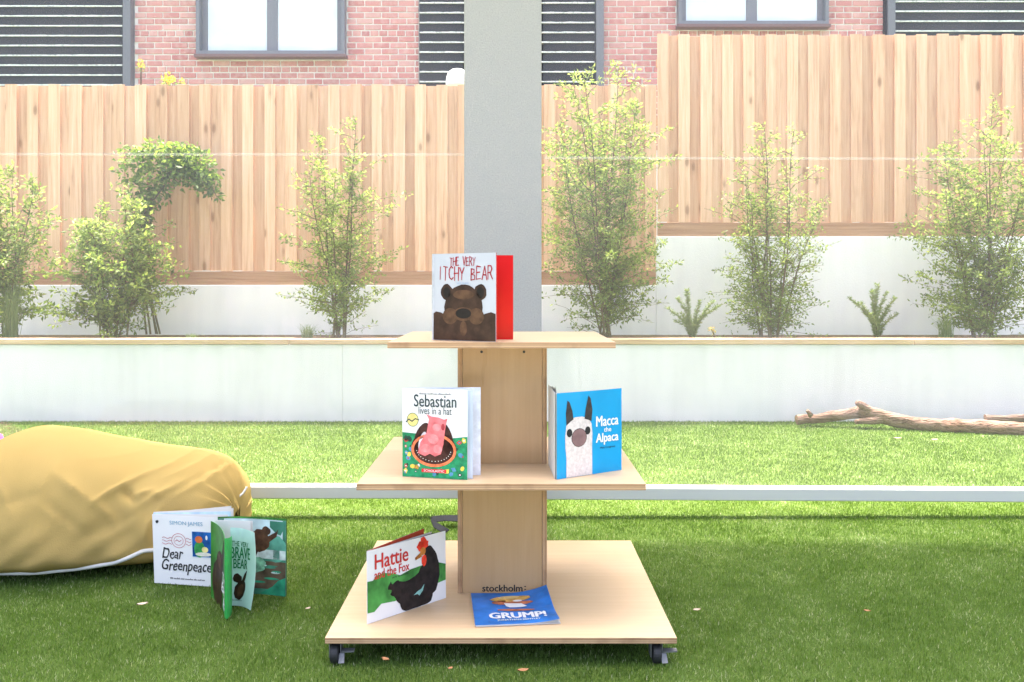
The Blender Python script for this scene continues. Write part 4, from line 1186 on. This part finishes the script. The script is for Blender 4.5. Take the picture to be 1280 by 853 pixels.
# --- fanned green book on the lawn
def book_brave():
    z = .008; h = .250
    S = (PX(263.5,2.985), 2.985)
    t = empty('picture_book', (*S, z)); tag(t, 'green picture book with a brown bear standing fanned open on the lawn', 'book', 'picture books on show')
    GRN = pr('cover_green', (.035,.17,.025), .35, .45, 12); LIN = pr('lining_green', (.05,.40,.09), .35, .15, 10); MINT = pr('page_mint', (.46,.66,.58), .4, .12, 8)
    BR = pr('bear_umber', (.035,.018,.011), .45, .4, 40); BRL = pr('bear_sienna', (.075,.036,.02), .45, .4, 40); TG = pr('title_green', (.02,.17,.06), .4); WT = MATS['print_letter_white']
    # front cover curling towards the viewer
    fn, L = curve_fn(S, (PX(281,2.79), 2.79), (PX(279,2.93), 2.93), z, lambda s, v: -.004*s)
    cov = sheet('front_cover', fn, L, h, .0007, GRN, LIN, t, 12, 1)
    cuts = [L*k/12 for k in range(1,12)]
    it = [ell(.075,.060,.062,.085,BR,1,26,0,.04,3), ell(.10,.135,.05,.04,BR,1,20,.2,.05,4), poly([(.10,.13),(.16,.22),(.172,.232),(.178,.215),(.15,.14)], BR, 1), ell(.09,.14,.03,.022,BRL,2,16)]
    it += [text('TH', .145, .098, L-.148, .026, WT, 3, .03, .2), text('BR', .125, .060, L-.128, .032, WT, 3, .04, .2), text('B', .16, .020, L-.163, .032, WT, 3, .04, .2)]
    decal('cover_print', it, fn, cov, cuts)
    # inner lining seen past the curled edge
    fl, LL = curve_fn((PX(281,2.792), 2.790), (PX(290,2.855), 2.855), (PX(289,2.80), 2.80), z, lambda s, v: -.004+.004*s-(.012*s if v > .2 else 0))
    sheet('lining_page', fl, LL, h, .0005, LIN, LIN, t, 8, 1)
    # title page
    p0 = (PX(288,2.90), 2.90)
    fp, LP_ = curve_fn(p0, (PX(318,2.845), 2.845), (PX(306,2.91), 2.905), z+.001, lambda s, v: .004*s)
    def fpg(u, v, n):
        x, y, zz = fp(u, v, n); s = u/LP_
        return (x-.012*s*(1-v/h)+.010*s*math.sin(v/h*math.pi), y, zz-.006*s*(1 if v > .2 else 0))
    pg = sheet('title_page', fpg, LP_, h, .0005, MINT, PAPER, t, 8, 6)
    it = [text('THE VERY', .004, .190, .066, .018, TG, 3, .015), text('BRAVE', .001, .152, .076, .036, TG, 3, .02), text('BEAR', .010, .120, .054, .030, TG, 3, .02)]
    it += [ell(.036,.052,.021,.034,BR,2,20,-.4,.08,3), ell(.024,.088,.016,.015,BR,2,16,0,.1,2), poly([(.038,.075),(.052,.105),(.064,.118),(.058,.092),(.048,.068)], BR, 2), ell(.037,.05,.012,.022,BRL,3,14,-.4)]
    it += squiggle_line(.008,.045,.0165,.0045,TG,3,3)
    decal('page_print', it, fpg, pg, [LP_*k/8 for k in range(1,8)])
    # last spread and back cover on the right
    fr, LR = curve_fn((S[0]+.012,S[1]+.035), (PX(357.5,2.985), 2.985), (PX(310,3.05), 3.035), z)
    FOR = pr('forest_green', (.05,.20,.13), .4, .4, 9); MIST = pr('mist', (.42,.55,.55), .4, .25, 12); MUD = pr('mud', (.10,.075,.05), .4, .5, 16); LFG = pr('leaf_teal', (.03,.26,.15), .4, .4, 18)
    rp = sheet('picture_page', fr, LR, h, .0006, FOR, PAPER, t, 10, 1)
    it = [rect(.02,.150,LR-.012,h-.001,MIST,1), ell(LR-.04,.155,.05,.042,pr('bush',(.10,.33,.24),.4,.4,14),2,20,0,.08,2), rect(.02,.120,LR-.001,.150,pr('mist_pale',(.5,.6,.58),.4,.2),2), rect(.02,.020,LR-.001,.112,MUD,1)]
    rr = random.Random(6)
    for k in range(9): it += [ell(rr.uniform(.1,LR-.03), rr.uniform(.035,.11), rr.uniform(.015,.03), rr.uniform(.002,.004), rr.choice((FOR,LFG,MIST)),2,12)]
    it += [ell(LR-.118,.10,.045,.026,pr('grass_pale',(.18,.42,.28),.4,.4,40),3,22,0,.15,3), poly([(LR-.10,.002),(LR-.002,.002),(LR-.002,.062),(LR-.03,.05),(LR-.05,.03)], LFG, 3), poly([(LR-.06,.246),(LR-.06,.225),(LR-.035,.205),(LR-.02,.20),(LR-.006,.225),(LR-.006,.246)], FOR, 3)]
    it += [ell(LR-.098,.178,.036,.038,BRL,4,22,.4,.06,5), ell(LR-.074,.212,.016,.015,BRL,4,16,0,.08,2), poly([(LR-.075,.19),(LR-.035,.212),(LR-.028,.222),(LR-.035,.195),(LR-.07,.17)], BRL, 4), poly([(LR-.13,.16),(LR-.128,.115),(LR-.116,.115),(LR-.10,.15)], BR, 4)]
    decal('page_print', it, fr, rp, [LR*k/10 for k in range(1,10)])
    fb, LB = curve_fn((S[0]+.008,S[1]+.045), (PX(358.5,3.00), 3.00), (PX(310,3.065), 3.05), z)
    sheet('back_cover', fb, LB, h+.0025, .0007, GRN, GRN, t, 10, 1)
    for k in range(2):
        fq, LQ = curve_fn((S[0]+.010,S[1]+.01+.01*k), (PX(352-6*k,2.975-.015*k), 2.975-.015*k), (PX(306,3.03), 3.01), z)
        sheet('page', fq, LQ*.55, h-.002, .0004, PAPER, PAPER, t, 8, 1)
book_brave()

# ------------------------------------------------------------------ bean bag
def beanbag():
    m = mat('mustard_canvas', (.42,.28,.1), .95, .06); b = NB(m)
    co = b.coord('Object')
    n1 = b.noise(co, 260, 2); n2 = b.noise(b.mapping(co,(1,1,2)), 3.2, 4)
    b.base(b.mix(n2, (.345,.24,.08), (.39,.275,.102))); b.bump(n1, .5, .002)
    PIPE = mat('white_piping', (.60,.585,.55), .7, .2)
    sil = [(-190,680),(-120,640),(-60,606),(-20,622),(0,604),(10,592),(19,573),(32,552),(44,539),(55,534.5),(100,541),(150,555),(200,566),(250,573),(280,580),(295,588),(303,596),(310,604)]
    dd = lambda a: float(np.interp(a,[60,150],[3.76,3.6]))
    xs_ = np.array([PX(a,dd(a)) for a,c in sil]); hs_ = np.array([PZ(c,dd(a)) for a,c in sil])
    xL, xR = PX(-190,3.6)+.02, PX(301,3.6)
    NX, NT = 260, 150
    x = np.linspace(0,1,NX)
    X = xL+(xR-xL)*x
    hgt = np.interp(X, xs_, hs_)
    ker = np.exp(-np.linspace(-2,2,13)**2); ker /= ker.sum()
    hgt = np.convolve(np.pad(hgt,6,mode='edge'), ker, 'valid')
    mid = (xL+xR)/2; half = (xR-xL)/2
    q = np.abs((X-mid)/half)
    endc = np.power(np.clip(1-q**13,0,1),1/2.2)                 # rounded pillow ends
    V = np.zeros((NX,NT,3))
    th = np.linspace(0, 2*np.pi, NT, endpoint=False)
    yc = 3.56
    for i in range(NX):
        a = .50*(.28+.72*endc[i]); hh = max(hgt[i],.02)*(.50+.5*endc[i])
        # closed profile: flat underside, full belly low at the front
        c, s = np.cos(th), np.sin(th)
        yy = -np.sign(c)*np.abs(c)**.78*a
        zz = np.where(s > 0, .105+ (hh-.105)*np.abs(s)**.74, .105-.105*np.abs(s)**.55)
        if hh < .12: zz = np.where(s > 0, hh*.5*(1+np.abs(s)**.74), hh*.5*(1-np.abs(s)**.55))
        yf = np.interp(X[i], [PX(-190,3.1),PX(40,3.1),PX(190,3.2),PX(300,3.4)], [3.07,3.07,3.215,3.30]); yb = np.interp(X[i], [PX(40,3.6),PX(300,3.6)], [4.03,3.90])
        a0 = (yb-yf)/2; yy = yy/.50*a0; ycx = (yf+yb)/2
        lean = np.clip((zz-.1)/.4,0,1)*.06
        V[i,:,0] = X[i]; V[i,:,1] = ycx+yy+lean; V[i,:,2] = zz+.012
    # folds: ridges along lines laid over the front face (x, z)
    def W2(px, py):          # point on the front slope
        z0 = np.interp(py,[540,600,650,700,730],[.44,.36,.26,.13,.05]); d = np.interp(py,[540,600,650,700,730],[3.55,3.33,3.18,3.09,3.06]); return PX(px,d), z0
    folds = [((88,600),(122,652),.012,.018),((122,652),(136,678),.010,.016),((118,645),(175,608),.012,.016),((175,608),(245,580),.009,.016),((150,622),(160,645),-.012,.014),((160,640),(182,632),.009,.012),((182,632),(190,645),.008,.010),
             ((165,652),(215,625),.009,.016),((205,612),(285,585),.008,.014),((215,640),(290,606),.009,.014),((230,622),(292,598),-.008,.012),((24,610),(26,655),.006,.018),((62,650),(85,672),.006,.016),((70,640),(100,680),-.007,.02),
             ((100,690),(165,660),-.010,.03),((165,695),(188,655),.009,.02),((0,640),(70,628),-.005,.03),((130,575),(215,572),.004,.012),((262,640),(286,612),.008,.012),((250,660),(284,630),.006,.012),((240,600),(296,592),.006,.009)]
    for (p, q_, amp, wd) in folds:
        a = np.array(W2(*p)); c = np.array(W2(*q_)); d = c-a; L2 = d@d
        fx, fz = V[...,0]-a[0], V[...,2]-a[1]
        u = np.clip((fx*d[0]+fz*d[1])/L2, -.15, 1.15)
        dist = np.hypot(fx-u*d[0], fz-u*d[1])
        taper = np.clip(1-np.abs(u-.5)*1.35,0,1)
        g = 2.1*amp*np.exp(-(dist/(wd*.75))**1.35)*taper*np.where(V[...,1] < yc+.12, 1, 0)
        V[...,1] -= g*.8; V[...,2] += g*.6
    # gathers at the right hand end and a broad unevenness
    gx = np.clip((V[...,0]-(xR-.16))/.16,0,1)
    ang = np.arctan2(V[...,2]-.12, V[...,1]-yc)
    g = .010*gx**1.5*np.sin(ang*17+2*np.sin(ang*5))
    V[...,2] += g*np.clip(V[...,2]*8,0,1); V[...,1] += g*.7
    V[...,2] += .006*np.sin(V[...,0]*9+V[...,1]*5)*np.clip(V[...,2]*3,0,1)
    cr = .010*np.sin(V[...,0]*21+V[...,2]*14+2.0*np.sin(V[...,0]*9))*np.sin(V[...,2]*17+V[...,0]*6)+.006*np.sin(V[...,0]*43-V[...,2]*37+1.5*np.sin(V[...,2]*23))*np.sin(V[...,0]*13+1)
    cr = cr*np.clip((.42-V[...,2])/.2,0,1)*np.clip(V[...,2]*12,0,1); V[...,1] -= cr
    V[...,2] = np.maximum(V[...,2], .008)
    Vf = V.reshape(-1,3)
    i, j = np.meshgrid(np.arange(NX-1), np.arange(NT), indexing='ij')
    Q = np.stack([i*NT+j, (i+1)*NT+j, (i+1)*NT+(j+1)%NT, i*NT+(j+1)%NT],-1).reshape(-1,4)
    t = empty('bean_bag', (mid, yc, 0)); tag(t, 'large slumped mustard yellow bean bag with white piping on the lawn', 'bean bag')
    # end caps
    cl = len(Vf); Vf = np.concatenate([Vf, [V[0].mean(0)], [V[-1].mean(0)]])
    T = np.array([(cl, k, (k+1)%NT) for k in range(NT)]+[(cl+1, (NX-1)*NT+(k+1)%NT, (NX-1)*NT+k) for k in range(NT)])
    o = np_mesh('cover', Vf, T, m, t, None, Q)
    o.data.polygons.foreach_set('use_smooth', [True]*len(o.data.polygons))
    # piping: follows the belly in front, up round the right end
    pts = []
    ref = [(-190,716),(-100,726),(-40,726),(0,722),(40,721),(90,719),(125,715),(150,707),(165,702),(180,702),(195,706),(230,712),(262,700)]
    for a, c in smooth_seq(ref, 6):
        d_ = 3.08; xx = PX(a, d_); zz = PZ(c, d_)
        ii = int(np.clip((xx-xL)/(xR-xL)*(NX-1),0,NX-1)); col = V[ii][:,:]
        fr_ = col[(col[:,1] < yc)]
        k = np.argmin(np.abs(fr_[:,2]-zz)); pts.append((fr_[k,0], fr_[k,1]-.003, fr_[k,2]))
    for _ in range(3): pts = [pts[0]]+[tuple((np.array(pts[k-1])+2*np.array(pts[k])+np.array(pts[k+1]))/4) for k in range(1,len(pts)-1)]+[pts[-1]]
    Vp, Fp = tube(pts, .0075, 8); mk('piping', Vp, Fp, PIPE, t, smooth=True)
    e = []
    for a, c, d_ in ((296,634,3.60),(296,627,3.60),(299,621,3.60),(304,616,3.62),(308.5,609,3.64)):
        e.append((PX(a,d_), d_, PZ(c,d_)))
    Vp, Fp = tube(smooth_path(e,5), .0045, 8); mk('piping', Vp, Fp, PIPE, t, smooth=True)
def smooth_seq(pts, n): return [(p.x,p.y) for p in smooth_path([(a,c,0) for a,c in pts], n)]
beanbag()
# pink cushion just peeping in at the left edge
def cushion():
    m = mat('pink_fabric', (.75,.10,.42), .8, .2); V, F = [], []
    cx, cy, cz = PX(-42,4.0), 4.0, .208
    for i in range(17):
        a = -math.pi/2+math.pi*i/16
        for k in range(32):
            an = 2*math.pi*k/32; sq = (abs(math.cos(an))**4+abs(math.sin(an))**4)**-.25
            V.append((cx+.175*sq*math.cos(an)*max(.0,math.cos(a))**.6, cy+.09*math.sin(a), cz+.205*sq*math.sin(an)*max(0,math.cos(a))**.6))
    for i in range(16):
        for k in range(32): F.append((i*32+k,i*32+(k+1)%32,(i+1)*32+(k+1)%32,(i+1)*32+k))
    o = mk('cushion', V, F, m, None, smooth=True); tag(o, 'pink cushion edge behind the bean bag at the left edge', 'cushion')
cushion()

# ------------------------------------------------------------------ strap, fallen leaves
def strap():
    m = mat('charcoal_webbing', (.014,.015,.018), .85, .1)
    pts = [((578,644),(578,652)),((556,644),(556,651)),((541,645),(540,653)),((538,648),(540,655)),((546,653),(542,659)),((556,659),(551,664.5)),((562,662),(557,666))]
    zs = [.03,.032,.04,.045,.036,.03,.028]
    V = []
    for (a, c), zz in zip(pts, zs):
        for k, q in enumerate((a, c)):
            zq = zz+(.012 if k == 0 else 0); d = GD(q[1], zq); V.append((PX(q[0],d), d, zq))
    V += [(x,y,z_-.0025) for x,y,z_ in V]
    n = len(pts); F = []
    for i in range(n-1):
        F += [(2*i,2*i+1,2*i+3,2*i+2),(2*n+2*i,2*n+2*i+2,2*n+2*i+3,2*n+2*i+1),(2*i,2*i+2,2*n+2*i+2,2*n+2*i),(2*i+1,2*n+2*i+1,2*n+2*i+3,2*i+3)]
    o = mk('webbing_strap', V, F, m); tag(o, 'dark grey folded webbing strap on the lawn behind the stand', 'strap')
strap()
M_DRY = mat('dry_leaf', (.34,.17,.08), .7, .2)
def dry_leaf(px, py, ln, rot, label, m=M_DRY):
    d = GD(py, .03); x = PX(px,d); V = []; F = []
    prof = [(0,.02),(.2,.22),(.5,.32),(.8,.2),(1,.0)]
    ca, sa = math.cos(rot), math.sin(rot)
    for u, w_ in prof:
        for s in (-1,0,1):
            lx, ly = (u-.5)*ln, s*w_*ln; V.append((x+lx*ca-ly*sa, d+lx*sa+ly*ca, .028+.12*ln*abs(s)+.25*ln*(u-.5)**2+.004))
    for i in range(4):
        for s in range(2): a = i*3+s; F.append((a,a+3,a+4,a+1))
    o = mk('dry_leaf', V, F, m, smooth=True); tag(o, label, 'leaf', 'dry leaves fallen on the lawn')
M_PALE = mat('pale_leaf', (.55,.42,.33), .7, .2)
dry_leaf(178,757,.034,.5,'brown dry leaf on the turf in front of the bean bag', M_PALE)
dry_leaf(482,826,.026,-.7,'tan dry leaf on the turf just below the stand front edge')
dry_leaf(654,840,.030,.2,'brown dry leaf nearest the bottom edge, below the flat book')
dry_leaf(563,837,.018,1.0,'tiny brown leaf below the stand, between two larger leaves')
dry_leaf(871,764,.026,.3,'pale leaf on the turf right of the stand', M_PALE)
dry_leaf(1084,765,.022,-.4,'small dark leaf alone on the turf at lower right')
dry_leaf(385,762,.020,.9,'pale leaf scrap right of the fanned green book', M_PALE)
dry_leaf(1168,551,.05,.3,'pale leaf on the sunny lawn in front of the long branch', M_PALE)
dry_leaf(1122,549,.05,-.3,'pale bark scrap on the lawn under the long branch', M_PALE)
